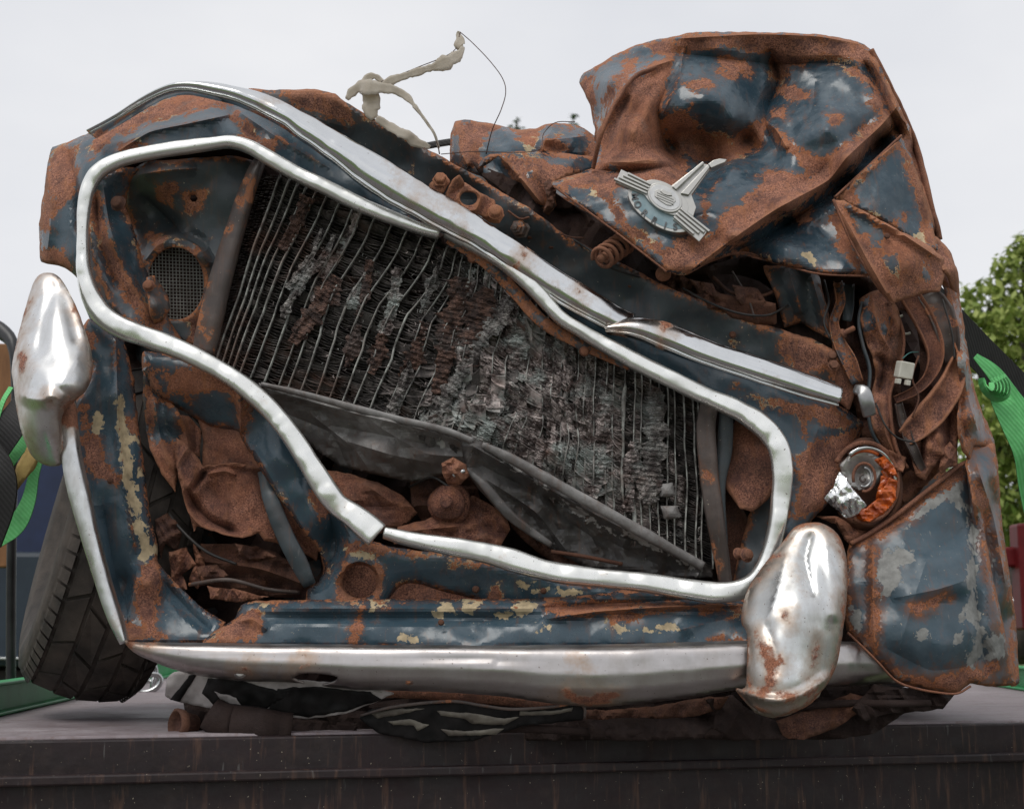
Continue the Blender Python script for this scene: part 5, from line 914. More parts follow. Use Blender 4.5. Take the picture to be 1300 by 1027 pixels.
# ================================================================== folded bonnet and scuttle above
sheet('bonnet', [(735, 106), (741, 94), (775, 73), (805, 58), (850, 47), (885, 41), (960, 41), (1040, 44), (1090, 53), (1107, 64), (1125, 100), (1150, 150), (1166, 190), (1180, 250), (1192, 300), (1208, 335), (1206, 360), (1170, 352), (1100, 350), (1040, 347), (985, 334), (945, 321), (905, 330), (868, 350), (847, 345), (800, 309), (750, 271), (705, 239), (700, 232), (722, 224), (752, 214), (757, 190), (754, 160), (748, 130)],
      [(705, 238, 0), (780, 295, -3), (850, 342, -5), (866, 349, -4), (800, 240, -1), (840, 250, -2), (900, 290, -3), (745, 225, 4), (760, 212, 7), (785, 200, 4), (800, 165, 3), (815, 125, 6), (840, 205, 5), (745, 100, 22), (757, 150, 19), (752, 190, 16), (790, 75, 20), (775, 105, 11), (850, 48, 15), (885, 42, 11), (1000, 42, 11), (1100, 58, 13), (870, 66, 14), (960, 72, 15), (1050, 78, 14), (900, 84, 12), (900, 120, 6), (930, 150, 7), (870, 140, 7), (850, 190, 15), (900, 195, 17), (950, 180, 15), (978, 130, 15), (985, 85, 16), (980, 170, 9), (1050, 112, 11), (1050, 165, 3), (1100, 130, 8), (1010, 170, 7), (1060, 195, 4), (1130, 140, 7), (1075, 200, 2), (1000, 262, -1), (935, 300, -4), (880, 340, -5), (1115, 185, 12), (1065, 238, 9), (1000, 284, 6), (940, 314, 4), (930, 212, 7), (980, 212, 7), (940, 250, 0), (900, 262, -2), (1145, 190, 8), (1130, 250, 5), (1180, 290, 9), (1060, 262, 4), (1040, 285, 5), (1000, 312, 0), (1050, 338, -1), (1080, 345, -1), (945, 320, 5), (1165, 190, 20), (1200, 330, 18)],
      M_paintg, car, step=3.5, facet=.34, seed=41, th=.002, curl=(.9, 4), dents=(.35, 60),
      ridges=[([(753, 212), (764, 170), (783, 128), (806, 98), (832, 84), (856, 76)], 2.6, 6), ([(770, 200), (785, 150), (800, 120)], -.8, 8), ([(856, 92), (836, 138), (842, 180), (866, 212)], -2.4, 8), ([(838, 95), (815, 130), (790, 160)], -1., 9), ([(850, 50), (960, 44), (1040, 47), (1098, 58)], .8, 4, 's'), ([(840, 66), (900, 72), (985, 82), (1060, 80), (1100, 92)], -1.2, 6),
              ([(868, 62), (862, 100), (840, 148)], 1.2, 3.5, 's'), ([(976, 62), (988, 100), (974, 140), (972, 160), (985, 188)], -3, 8), ([(1000, 190), (985, 165), (972, 155)], 1.6, 6), ([(1140, 134), (1118, 160), (1075, 200), (1050, 230), (985, 266), (935, 300), (878, 342)], 3.0, 8),
              ([(1140, 160), (1100, 200), (1070, 238), (1000, 284), (945, 316)], -4.5, 8), ([(1108, 66), (1135, 120), (1160, 185), (1176, 250), (1192, 310)], 2.4, 7), ([(1096, 76), (1124, 130), (1146, 180)], -2.0, 5), ([(757, 216), (800, 218), (850, 212), (876, 222)], -2, 5), ([(757, 206), (800, 206), (845, 200)], 1.0, 7), ([(880, 200), (930, 205), (972, 182)], -1.6, 6), ([(905, 240), (925, 210), (960, 195)], 1.0, 10), ([(1035, 100), (1030, 140), (1000, 170)], -.7, 12)],
      rust=[[(735, 106), (741, 94), (752, 100), (758, 150), (754, 160), (745, 130)], [(757, 212), (762, 170), (783, 124), (806, 94), (840, 78), (856, 60), (852, 100), (838, 136), (846, 180), (874, 206), (872, 232), (850, 236), (800, 218)], [(764, 165), (768, 120), (800, 72), (812, 70), (800, 100), (784, 125)],
            [(820, 56), (885, 41), (1000, 42), (1090, 53), (1110, 66), (1102, 84), (1060, 74), (1010, 82), (990, 108), (982, 100), (975, 72), (930, 62), (880, 62), (830, 70)], [(838, 150), (858, 136), (872, 135), (880, 150), (890, 165), (930, 178), (955, 155), (970, 150), (975, 162), (965, 187), (940, 200), (900, 207), (858, 195)],
            [(868, 106), (886, 98), (906, 106), (900, 114), (878, 114)], [(912, 76), (932, 70), (952, 82), (956, 92), (935, 98), (914, 90)], [(985, 112), (1008, 106), (1034, 126), (1000, 128), (990, 122)], [(982, 142), (996, 135), (1000, 155), (988, 152)], [(1050, 146), (1062, 144), (1068, 154), (1056, 158)],
            [(972, 160), (990, 168), (1020, 194), (1045, 200), (1070, 186), (1128, 134), (1146, 152), (1080, 214), (1052, 242), (985, 278), (935, 310), (880, 345), (866, 350), (846, 345), (838, 320), (870, 312), (905, 296), (918, 268), (940, 258), (962, 240), (968, 218), (1000, 218), (1030, 224), (1012, 204), (985, 180)],
            [(1070, 88), (1088, 84), (1118, 112), (1122, 132), (1100, 108)], [(1098, 126), (1112, 118), (1128, 138), (1110, 140)], [(1104, 60), (1122, 92), (1170, 190), (1212, 335), (1206, 360), (1190, 335), (1164, 240), (1148, 190), (1128, 140), (1110, 100)],
            [(757, 214), (850, 214), (880, 226), (850, 244), (800, 228), (778, 246), (800, 285), (834, 308), (846, 330), (790, 292), (772, 262), (752, 238), (706, 240), (716, 226)], [(860, 300), (900, 296), (890, 330), (866, 350), (848, 344)], [(893, 250), (900, 254), (898, 280), (890, 275)], [(1004, 268), (1030, 262), (1028, 280), (1016, 285)], [(1060, 262), (1096, 340), (1074, 330), (1050, 280)]],
      prim=[[(752, 238), (766, 242), (762, 252), (750, 250)], [(818, 302), (836, 308), (840, 318), (824, 316)], [(842, 322), (850, 324), (852, 336), (842, 332)], [(1016, 322), (1030, 318), (1034, 334), (1018, 332)], [(1000, 262), (1010, 258), (1008, 264)]])
sheet('bonnet_flap', [(1058, 252), (1080, 232), (1112, 202), (1144, 173), (1156, 196), (1172, 240), (1184, 285), (1192, 318), (1176, 316), (1140, 292), (1100, 270)], [(1058, 252, 2), (1144, 173, 5), (1184, 285, 5), (1176, 316, 1), (1100, 270, 0), (1130, 240, 2)], M_paintg, car, step=4, seed=43,
      rust=[[(1058, 254), (1144, 170), (1148, 182), (1100, 222), (1080, 245), (1092, 262), (1070, 258)], [(1140, 178), (1150, 180), (1180, 250), (1192, 318), (1172, 300), (1160, 240)], [(1130, 276), (1150, 272), (1150, 284)], [(1100, 262), (1108, 258), (1104, 270)]], prim=[[(1100, 272), (1118, 270), (1120, 280), (1106, 280)], [(1156, 300), (1168, 292), (1182, 300), (1180, 316), (1166, 312)]], ridges=[([(1062, 250), (1100, 216), (1142, 178)], .9, 5)])
sheet('bonnet_corner', [(1056, 254), (1070, 254), (1100, 270), (1142, 292), (1180, 312), (1198, 328), (1200, 350), (1193, 370), (1165, 374), (1133, 386), (1116, 366), (1094, 332), (1074, 292)], [(1058, 256, -1), (1140, 292, -2), (1196, 330, 1), (1193, 370, 0), (1133, 386, -2), (1095, 320, -3), (1150, 340, -4)], M_paint, car, step=4, seed=44, rust0=.9,
      paint=[[(1074, 264), (1100, 275), (1125, 300), (1112, 316), (1094, 296)], [(1172, 335), (1182, 335), (1180, 362), (1173, 360)], [(1120, 320), (1140, 325), (1136, 345), (1128, 340)]], ridges=[([(1062, 260), (1080, 290), (1100, 328), (1130, 380)], 1.2, 5), ([(1070, 256), (1140, 294), (1195, 330)], 1.4, 5)])
sheet('scuttle_edge', [(1176, 296), (1188, 300), (1206, 318), (1216, 345), (1219, 376), (1210, 372), (1202, 352), (1188, 330), (1176, 314)], [(1176, 296, 3), (1206, 318, 5), (1219, 376, 8), (1200, 345, 1)], M_paint, car, step=3.5, seed=46, rust0=2)
lip([(704, 238, -.2), (750, 271, -2), (800, 309, -4), (846, 345, -5.2)], 2.5, M_rust, .18, seed=6)
lip([(872, 348, -3.6), (905, 331, .5), (945, 321, 4), (985, 334, 2.5), (1040, 348, -1), (1100, 351, -1)], 2.5, M_rust, .18, seed=7)
lip([(753, 213, 4.6), (763, 172, 1.6), (783, 128, 3), (806, 99, 5.6), (832, 85, 8)], 6, M_rust, .6, noise=.4, seed=8)
lip([(1106, 64, 12), (1124, 100, 12), (1150, 152, 13), (1166, 195, 14), (1180, 255, 10), (1192, 305, 10)], 8, M_rust, .9, noise=.3, seed=9)
lip([(1058, 254, -.8), (1074, 292, -2), (1094, 332, -3), (1116, 366, -2.4), (1133, 386, -2)], 3.5, M_rust, .3, seed=10)
lip([(1060, 251, 1.4), (1100, 214, 2.6), (1144, 173, 4.4)], 4, M_rust, .4, seed=12)
# rear of the bonnet, folded behind
sheet('scuttle', [(571, 206), (572, 170), (578, 155), (590, 152), (620, 156), (655, 165), (680, 163), (700, 156), (735, 160), (757, 175), (762, 205), (720, 222), (700, 240), (660, 235), (620, 228), (590, 216)], [(571, 206, 18), (575, 160, 20), (620, 158, 20), (660, 168, 20), (735, 160, 22), (600, 190, 14), (650, 185, 13), (700, 180, 13), (740, 195, 14), (640, 225, 12), (700, 235, 10), (590, 214, 16)],
      M_paintg, car, step=4, seed=47, ridges=[([(585, 156), (584, 190), (596, 214)], 1.6, 8), ([(630, 165), (690, 178), (750, 172)], 1.2, 8), ([(660, 200), (700, 192), (752, 200)], -1.6, 8), ([(700, 165), (690, 190), (730, 210)], 1.2, 6)], crum=(.5, 40),
      rust=[[(574, 152), (625, 154), (640, 160), (616, 175), (608, 195), (625, 215), (600, 216), (585, 200), (578, 175)], [(636, 160), (690, 158), (684, 172), (672, 192), (650, 168)], [(690, 175), (712, 172), (720, 190), (700, 196), (680, 200)], [(735, 160), (757, 170), (760, 205), (745, 200), (748, 180)], [(640, 205), (700, 200), (740, 222), (700, 240), (650, 232)]], prim=[[(664, 172), (684, 168), (680, 190), (668, 190)]])
sheet('scuttle_fold', [(606, 216), (612, 202), (622, 196), (650, 193), (700, 193), (756, 200), (753, 215), (722, 224), (704, 236), (706, 262), (698, 270), (684, 262), (668, 242), (656, 222), (644, 208), (632, 198), (622, 206)], [(606, 216, 9), (622, 196, 8), (700, 193, 12), (756, 200, 12), (704, 236, 6), (698, 268, 7), (656, 222, 6), (680, 215, 5), (720, 210, 8)],
      M_paintg, car, step=4, seed=48, rust=[[(632, 194), (700, 205), (730, 222), (704, 236), (706, 262), (684, 262), (668, 242), (645, 210)], [(606, 216), (622, 194), (640, 200), (624, 208)]], paint=[[(664, 216), (680, 212), (678, 226), (668, 226)]], ridges=[([(626, 196), (660, 225), (690, 262)], 1., 5)])
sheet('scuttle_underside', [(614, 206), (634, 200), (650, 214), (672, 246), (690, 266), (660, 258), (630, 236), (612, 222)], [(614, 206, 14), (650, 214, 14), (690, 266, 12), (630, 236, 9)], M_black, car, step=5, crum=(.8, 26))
sheet('torn_strip', [(690, 232), (698, 228), (706, 240), (703, 262), (697, 274), (690, 270), (694, 252)], [(690, 232, 3), (706, 240, 3), (697, 274, 4), (699, 250, 2)], M_rustd, car, step=3, crum=(.5, 12))
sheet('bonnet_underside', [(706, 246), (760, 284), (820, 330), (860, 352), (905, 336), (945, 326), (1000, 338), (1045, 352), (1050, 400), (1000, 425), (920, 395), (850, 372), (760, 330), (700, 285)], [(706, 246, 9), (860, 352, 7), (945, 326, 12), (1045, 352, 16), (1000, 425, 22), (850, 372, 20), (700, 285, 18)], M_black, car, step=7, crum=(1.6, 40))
sheet('hinge_rubble', [(838, 345), (870, 352), (905, 366), (925, 380), (930, 392), (900, 392), (870, 384), (842, 370)], [(838, 345, 5), (905, 366, 5), (930, 392, 4), (842, 370, 4)], M_rustd, car, step=4, crum=(1., 16))
lathe('rubber_buffer', [(.010, 0), (.012, .006), (.012, .02), (.008, .026), (0, .027)], P(843, 348, 3), (-.2, -1, -.25), M_rust, car, 14)

# --- bonnet badge
M_badge = chrome_mat('brushed chrome badge', col=(.50, .49, .46), rough=.30, dull=.35, rustt=.9, pits=.76)
M_enamel = simple('pale blue enamel', (.20, .30, .34), (.32, .42, .45), 50, .35)
def bd(u, v):                                   # depth of the bonnet skin under the badge
    return -3.2 - (u - 840) * .012 - (v - 255) * .016
bc = (840, 256)
def bpoly(name, pts, h0, h1, mat, parent, bev=.0008):
    """flat-topped piece: outline in photo pixels, standing h0..h1 cm proud of the skin"""
    n = len(pts); dn = [bd(p[0], p[1]) for p in pts]
    V = []
    for hh in (h0, h1):
        for p, q in zip(pts, dn):
            k = (2.0 - hh) * .52; V.append(P(p[0], p[1], q - hh) + Vector((-.10 * k, 0, -k)) * .01)
    Fs = [tuple(range(n)), tuple(range(n, 2 * n))[::-1]] + [(i, n + i, n + (i + 1) % n, (i + 1) % n) for i in range(n)]
    a = sum((pts[i][0] * pts[(i + 1) % n][1] - pts[(i + 1) % n][0] * pts[i][1]) for i in range(n))
    if a > 0: Fs = [f[::-1] for f in Fs]
    Fs = [f[::-1] for f in Fs]
    o = mesh_obj(name, V, Fs, mat, parent, False)
    m = o.modifiers.new('bevel', 'BEVEL'); m.width = bev; m.segments = 2; m.limit_method = 'ANGLE'
    return o
def ell(cx, cy, a, b, rot, n=40, a0=0, a1=360):
    r = R(rot); o = []
    for i in range(n):
        t = R(a0 + (a1 - a0) * i / (n if a1 - a0 == 360 else n - 1)); x, y = a * math.cos(t), b * math.sin(t)
        o.append((cx + x * math.cos(r) - y * math.sin(r), cy + x * math.sin(r) + y * math.cos(r)))
    return o
badge = bpoly('badge', ell(839, 260, 47, 24, 33), .0, 1.3, M_badge, car)
bpoly('enamel_band', ell(838, 261, 41, 19.5, 33), 1.3, 1.36, M_enamel, badge, .0003)
bpoly('badge_boss', ell(845, 250, 33, 17, 33), 1.2, 1.75, M_badge, badge)
bpoly('badge_disc', ell(844, 251, 24, 16, 33), 1.6, 2.0, M_badge, badge)
bpoly('badge_disc_face', ell(844, 251, 21, 13.4, 33), 2.0, 2.06, simple('bright satin metal', (.5, .5, .49), (.6, .6, .58), 60, .3, metal=1), badge, .0003)
def wing(a, b, w0, w1, nrib, name):
    ax, ay = a; bx, by = b; dx, dy = bx - ax, by - ay; L_ = math.hypot(dx, dy); nx, ny = -dy / L_, dx / L_
    base = bpoly(name, [(ax + nx * w0, ay + ny * w0), (bx + nx * w1, by + ny * w1), (bx - nx * w1, by - ny * w1), (ax - nx * w0, ay - ny * w0)], .9, 1.7, M_badge, badge)
    for k in range(nrib):
        f = (k + .5) / nrib * 2 - 1; g = .62 / nrib
        e = 1 - .10 * abs(k - 0) 
        q = [(ax + nx * w0 * (f + g), ay + ny * w0 * (f + g)), (ax + dx * (e + .06) + nx * w1 * (f + g), ay + dy * (e + .06) + ny * w1 * (f + g)), (ax + dx * (e + .06) + nx * w1 * (f - g), ay + dy * (e + .06) + ny * w1 * (f - g)), (ax + nx * w0 * (f - g), ay + ny * w0 * (f - g))]
        bpoly('wing_rib', q, 1.6, 2.1, M_badge, base)
wing((824, 240), (785, 222), 8, 9, 4, 'badge_wing'); wing((860, 270), (894, 298), 9, 10, 4, 'badge_wing')
spear = bpoly('badge_spear', [(848, 238), (856, 232), (890, 206), (900, 208), (901, 214), (878, 246), (884, 262), (880, 274), (872, 268), (866, 250)], .9, 1.7, M_badge, badge)
bpoly('spear_rib', [(853, 238), (892, 206), (894, 208), (858, 242)], 1.6, 2.3, M_badge, spear); bpoly('spear_rib', [(864, 246), (899, 209), (901, 213), (874, 248)], 1.6, 2.1, M_badge, spear)
bpoly('spear_tip', [(899, 208), (906, 203), (914, 201), (923, 202), (920, 206), (912, 209), (903, 213)], .5, 1.9, M_badge, spear)
# embossed ox-over-water shield on the disc
for pts in ([(831, 243), (836, 241), (842, 244), (850, 247), (857, 252), (858, 256), (852, 262), (846, 261), (838, 256), (831, 250)],): bpoly('shield', pts, 2.05, 2.2, M_badge, badge, .0004)
for k in range(3): bpoly('shield_wave', [(834, 245 + k * 3), (855, 254 + k * 3), (855, 255 + k * 3), (834, 246 + k * 3)], 2.19, 2.32, M_badge, badge, .0002)
bpoly('shield_ox', [(838, 244), (841, 242), (849, 246), (852, 246), (853, 250), (848, 250), (842, 248)], 2.19, 2.4, M_badge, badge, .0004)
# the word round the lower band
word = 'MORRIS'; M_plated = simple('dark engraved letters', (.10, .10, .10), (.2, .2, .2), 60, .4, metal=.5)
for i, ch in enumerate(word):
    th = R(160 - i * 25); rr = R(33); x, y = 36.5 * math.cos(th), 18.6 * math.sin(th)
    u_ = 838 + x * math.cos(rr) - y * math.sin(rr); v_ = 261 + x * math.sin(rr) + y * math.cos(rr)
    tx, ty = -39 * math.sin(th), 20 * math.cos(th); ddx = -(tx * math.cos(rr) - ty * math.sin(rr)); ddy = -(tx * math.sin(rr) + ty * math.cos(rr))
    cu = bpy.data.curves.new('letter', 'FONT'); cu.body = ch; cu.size = .0150; cu.extrude = .0004; cu.align_x = 'CENTER'; cu.align_y = 'CENTER'; cu.offset = .0004
    tmp = bpy.data.objects.new('letter', cu); COL.objects.link(tmp)
    dg = bpy.context.evaluated_depsgraph_get(); me = bpy.data.meshes.new_from_object(tmp.evaluated_get(dg)); bpy.data.objects.remove(tmp)
    an = math.atan2(-ddy, ddx)
    Mx = Matrix.Translation(P(u_, v_, bd(u_, v_) - 1.46) + Vector((0, 0, -.0028)) - Vector(car.location)) @ Matrix.Rotation(-an, 4, 'Y') @ Matrix.Rotation(R(90), 4, 'X')
    me.transform(Mx); me.materials.clear(); me.materials.append(M_plated)
    o = bpy.data.objects.new('letter', me); COL.objects.link(o); o.parent = badge

# --- latch hardware on the slam panel
M_orust = rust_mat('orange brown rust', tint=0)
br_ = sheet('catch_bracket', [(571, 262), (566, 246), (574, 232), (590, 232), (612, 246), (628, 254), (630, 268), (618, 276), (606, 272), (592, 274), (580, 268)], [(571, 262, -.5), (590, 232, 0), (628, 254, 0), (606, 272, -1.2), (600, 250, -1.5)], M_orust, car, step=3, rust0=3, holes=[[(595 + 11 * math.cos(a), 252 + 9 * math.sin(a)) for a in np.linspace(0, 6.28, 11)[:-1]]], th=.005, curl=(0, 4), ridges=[([(596, 236), (610, 250), (604, 266), (590, 266), (582, 252), (588, 238), (597, 237)], .8, 4)])
sheet('catch_ear', [(566, 246), (574, 228), (584, 222), (590, 234), (580, 250), (570, 256)], [(566, 246, -1), (584, 222, -3), (580, 250, 0)], M_orust, car, step=3, rust0=3, th=.004)
sheet('catch_pad', [(545, 236), (552, 226), (566, 222), (572, 232), (562, 246), (550, 246)], [(545, 236, 0), (566, 222, 0), (556, 244, -.5)], M_orust, car, step=3, rust0=3, th=.005)
bolt(559, 229, -.8, 8, M_orust, ax=(0, -1, .3)); bolt(629, 270, -.6, 8, M_orust, ax=(0, -1, .2), hx=False); sheet('catch_pad', [(612, 276), (618, 262), (634, 262), (640, 274), (634, 284), (620, 282)], [(612, 276, 1), (634, 262, 1), (630, 284, .4)], M_orust, car, step=3, th=.005)
nutb = lathe('latch_bolt', [(.016, 0), (.017, .003), (.013, .004), (.013, .014), (.009, .015), (.009, .02), (.005, .021), (.005, .026), (0, .027)], P(662, 291, 2.6), (-.5, -1, -.1), M_rail, car, 6)
sheet('latch_plate', [(660, 272), (676, 270), (682, 282), (680, 300), (670, 304), (664, 286)], [(660, 272, 2.5), (682, 282, 3), (670, 304, 3.5)], M_rustd, car, step=3, th=.006)
sweep('latch_pin', [(645, 268, 1.5, 3), (660, 278, 1, 3), (672, 276, .5, 3)], M_rustd, car, 'tube', .2, 2)
# coil spring
V = []; c0 = P(764, 328, -1.5); c1 = P(796, 306, 4); ax = (c1 - c0); q = ax.normalized().to_track_quat('Z', 'Y').to_matrix(); L_ = ax.length
Ns = 150; rs = .0165; rw = .0034; Q = []
for i in range(Ns):
    f = i / (Ns - 1); a = f * 2 * math.pi * 5.2; z = L_ * max(0, (f - .08) / .92); Q.append(c0 + q @ Vector((rs * math.cos(a), rs * math.sin(a), z)))
V, Fs = [], []
for i in range(Ns):
    T = (Q[min(i + 1, Ns - 1)] - Q[max(i - 1, 0)]).normalized(); n1 = T.cross(q @ Vector((0, 0, 1))).normalized(); n2 = T.cross(n1)
    for k in range(8): b_ = 2 * math.pi * k / 8; V.append(Q[i] + n1 * rw * math.cos(b_) + n2 * rw * math.sin(b_))
Fs = [(i * 8 + k, i * 8 + (k + 1) % 8, (i + 1) * 8 + (k + 1) % 8, (i + 1) * 8 + k) for i in range(Ns - 1) for k in range(8)] + [tuple(range(8))[::-1], tuple((Ns - 1) * 8 + k for k in range(8))]
mesh_obj('coil_spring', V, Fs, M_rust, car)
lathe('spring_pin', [(.007, -.004), (.007, .04), (.0, .042)], c0, ax, M_rust, car, 12)

# --- under the bumper: number plates and crushed floor
M_shade_rust = rust_mat('shade darkened rust', dark=.96)  # rust darkened in its colour to stand for shade under the bumper
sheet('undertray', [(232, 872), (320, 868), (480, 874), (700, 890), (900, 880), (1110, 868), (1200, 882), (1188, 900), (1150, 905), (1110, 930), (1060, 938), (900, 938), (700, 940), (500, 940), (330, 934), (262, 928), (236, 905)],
      [(232, 872, 6), (700, 880, 4), (1110, 868, 6), (1200, 885, 7), (262, 930, 4), (500, 935, 2), (700, 938, 2), (900, 938, 2), (1100, 932, 3), (600, 905, 7), (900, 905, 7), (1050, 900, 6)], M_shade_rust, car, step=5, crum=(1.0, 36), seed=50)
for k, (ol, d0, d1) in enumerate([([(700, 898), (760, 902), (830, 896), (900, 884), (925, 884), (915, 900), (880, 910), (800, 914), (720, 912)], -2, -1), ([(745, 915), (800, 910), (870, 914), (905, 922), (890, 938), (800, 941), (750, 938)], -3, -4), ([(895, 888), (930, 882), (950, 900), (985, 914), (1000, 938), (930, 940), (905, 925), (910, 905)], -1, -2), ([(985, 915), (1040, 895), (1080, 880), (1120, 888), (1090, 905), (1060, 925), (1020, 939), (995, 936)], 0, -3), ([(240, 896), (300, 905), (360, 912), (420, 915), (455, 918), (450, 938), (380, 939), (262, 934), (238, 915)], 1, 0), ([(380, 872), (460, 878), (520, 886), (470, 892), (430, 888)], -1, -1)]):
    sheet('crushed_floor_plate', ol, [(q[0], q[1], d0 + (d1 - d0) * (q[1] - 880) / 60 + (1.2 if n % 2 else -.6)) for n, q in enumerate(ol)] + [(sum(q[0] for q in ol) / len(ol), sum(q[1] for q in ol) / len(ol), d0 - 1.)], (M_shade_rust, M_rustd)[k in (0, 3)], car, step=4, crum=(.35, 24), tau=0, seed=60 + k)
sweep('under_pipe', [(560, 926, -2, 9), (680, 925, -3, 10), (780, 930, -3, 10), (860, 926, -2, 9)], M_shade_rust, car, 'tube', .55, 6, noise=.2)
sweep('under_pipe', [(1000, 900, 0, 8), (1060, 893, -1, 9), (1130, 893, -1, 9), (1180, 892, 1, 8)], M_shade_rust, car, 'tube', .5, 6, noise=.2)
sheet('floor_scrap', [(1110, 868), (1150, 872), (1212, 880), (1206, 890), (1196, 900), (1170, 903), (1130, 905), (1100, 915), (1080, 900)], [(1110, 868, 0), (1212, 880, 2), (1196, 902, 1), (1100, 915, -2), (1080, 900, -2)], M_shade_rust, car, step=4, crum=(.6, 18), seed=51, tau=0)
sweep('exhaust_stub', [(268, 905, -2, 40), (285, 915, -2.5, 44), (320, 920, -2.5, 46), (370, 925, -2.5, 40)], M_shade_rust, car, 'half', 2.4, 5, noise=.5)
lathe('pipe_end', [(.016, -.02), (.019, 0), (.022, .002), (.022, .012), (.018, .014), (.017, .004), (0, .002)], P(232, 919, -1), (-.7, -.7, .1), M_rustd, car, 16, noise=.03)
sweep('valance_lip', [(450, 876, -2, 12), (560, 882, -2.4, 14), (640, 888, -2.6, 14), (690, 896, -3, 10), (715, 894, -3.4, 12), (735, 900, -3, 10)], M_rust, car, 'half', .9, 5, noise=.5, rust0=3)
M_pl = simple('reflective plate white', (.26, .235, .23), (.50, .46, .45), 18, .6); M_plb = simple('plate black', (.006,.006,.006),(.018,.016,.016), 40, .6, spec=.2)
PC1 = [(212, 862, -1), (330, 858, -4.5), (500, 880, -4.5), (390, 912, -2), (232, 892, 0), (300, 880, -3.2)]
PC2 = [(456, 912, -3), (580, 890, -5.5), (640, 899, -5.8), (742, 900, -5.5), (700, 918, -4.5), (540, 942, -3.5), (600, 915, -4.6)]
pl = sheet('number_plate', [(212, 860), (222, 852), (250, 850), (330, 858), (430, 868), (500, 880), (440, 905), (390, 912), (330, 906), (272, 900), (232, 892), (210, 884)], PC1, M_pl, car, step=4, dents=(.5, 40), crum=(.25, 30), label='crushed white plate with broken black characters', seed=52, kern='tps', curl=(0, 3))
def onplate(pts, ctl, mat, par, sd, name='plate_character', up=.14):
    return sheet(name, pts, [(a, b, c - up) for a, b, c in ctl], mat, par, step=4, dents=(.5 if sd == 52 else .4, 40 if sd == 52 else 36), crum=(.25 if sd == 52 else 0, 30), curl=(0, 3), rough=.8, th=.0008, smoothline=False, seed=sd, kern='tps')
onplate([(240, 858), (250, 856), (228, 890), (216, 888)], PC1, M_plb, pl, 52); onplate([(264, 861), (292, 860), (350, 876), (372, 880), (352, 890), (330, 904), (272, 896), (256, 880)], PC1, M_plb, pl, 52)
onplate([(352, 874), (400, 872), (470, 878), (484, 888), (440, 902), (392, 910), (340, 903)], PC1, M_plb, pl, 52); onplate([(272, 878), (300, 886), (308, 898), (292, 898)], PC1, M_pl, pl, 52, up=.26)
pl2 = sheet('number_plate', [(456, 912), (470, 900), (520, 893), (580, 890), (640, 899), (700, 897), (730, 892), (742, 900), (740, 914), (700, 918), (660, 922), (600, 940), (540, 942), (480, 930)], PC2, M_plb, car, step=4, dents=(.4, 36), label='black plate folded under the bumper with pale characters', seed=53, kern='tps', curl=(0, 3))
sweep('plate_edge', [(458, 908, -3.4, 3), (500, 897, -4.6, 4), (570, 890, -5.8, 4), (610, 895, -6, 4), (650, 900, -6.1, 4), (700, 897, -6, 4), (730, 892, -5.9, 4), (742, 898, -5.8, 4), (742, 912, -5.5, 3)], M_rail, pl2, 'tube', .18, 4)
M_cream = simple('plate cream', (.10, .085, .07), (.20, .18, .145), 30, .6)
for pts in ([(470, 905), (500, 900), (540, 899), (520, 904), (480, 912)], [(492, 916), (520, 912), (545, 920), (530, 928), (525, 920), (500, 920)], [(555, 902), (600, 905), (640, 912), (660, 910), (640, 920), (600, 918), (590, 912), (560, 908)], [(560, 925), (590, 928), (640, 924), (630, 932), (570, 934)], [(660, 903), (700, 902), (728, 898), (726, 903), (690, 908), (660, 908)]):
    onplate(pts, PC2, M_cream, pl2, 53)

# --- wheel crushed under the left wing
wc = P(152, 672, 36); axw = Vector((-.90, -.36, .22)).normalized()
Mr = M_rub
prof = [(.19, .095), (.215, .098), (.255, .098), (.282, .088), (.292, .074)]
wh = empty('wheel', (0, 0, 0)); wh.parent = car; wh.location = wc - Vector(car.location)
def loc_lathe(name, prof, mat, parent, seg=64, c=None, ax=axw):
    return lathe(name, prof, wc if c is None else c, ax, mat, parent, seg)
loc_lathe('tyre', [(.16, -.07), (.2, -.10), (.24, -.107), (.268, -.10), (.283, -.078), (.293, -.035), (.295, 0), (.293, .035), (.283, .078), (.268, .10), (.24, .107), (.2, .10), (.165, .07)], Mr, wh)
loc_lathe('rim', [(.0, .045), (.06, .05), (.10, .03), (.15, .045), (.165, .062), (.176, .066), (.172, .05), (.165, -.05)], simple('painted wheel rim', (.09, .075, .06), (.2, .17, .14), 30, .5, metal=.4), wh)
# tread blocks
qm = axw.to_track_quat('Z', 'Y').to_matrix(); V, Fs = [], []
rows = [(-.076, -.040), (-.037, -.002), (.002, .037), (.040, .076)]
for ri, (h0, h1) in enumerate(rows):
    nb = 20
    for k in range(nb):
        a0_ = 2 * math.pi * (k + (ri % 2) * .5 + .035) / nb; a1_ = 2 * math.pi * (k + (ri % 2) * .5 + .965) / nb; sk = (.07, -.09, .09, -.07)[ri]
        n = len(V)
        for lv in (0, 1):
            ins = .002 * lv
            for (aa, hh) in ((a0_ + ins * 2, h0 + ins), (a1_ - ins * 2, h0 + ins), (a1_ - ins * 2 + sk, h1 - ins), (a0_ + ins * 2 + sk, h1 - ins)):
                rr_ = .3015 - 2.3 * hh * hh - .008 * (1 - lv); V.append(wc + qm @ Vector((rr_ * math.cos(aa), rr_ * math.sin(aa), hh)))
        Fs += [(n + 4, n + 5, n + 6, n + 7), (n, n + 1, n + 5, n + 4), (n + 1, n + 2, n + 6, n + 5), (n + 2, n + 3, n + 7, n + 6), (n + 3, n, n + 4, n + 7)]
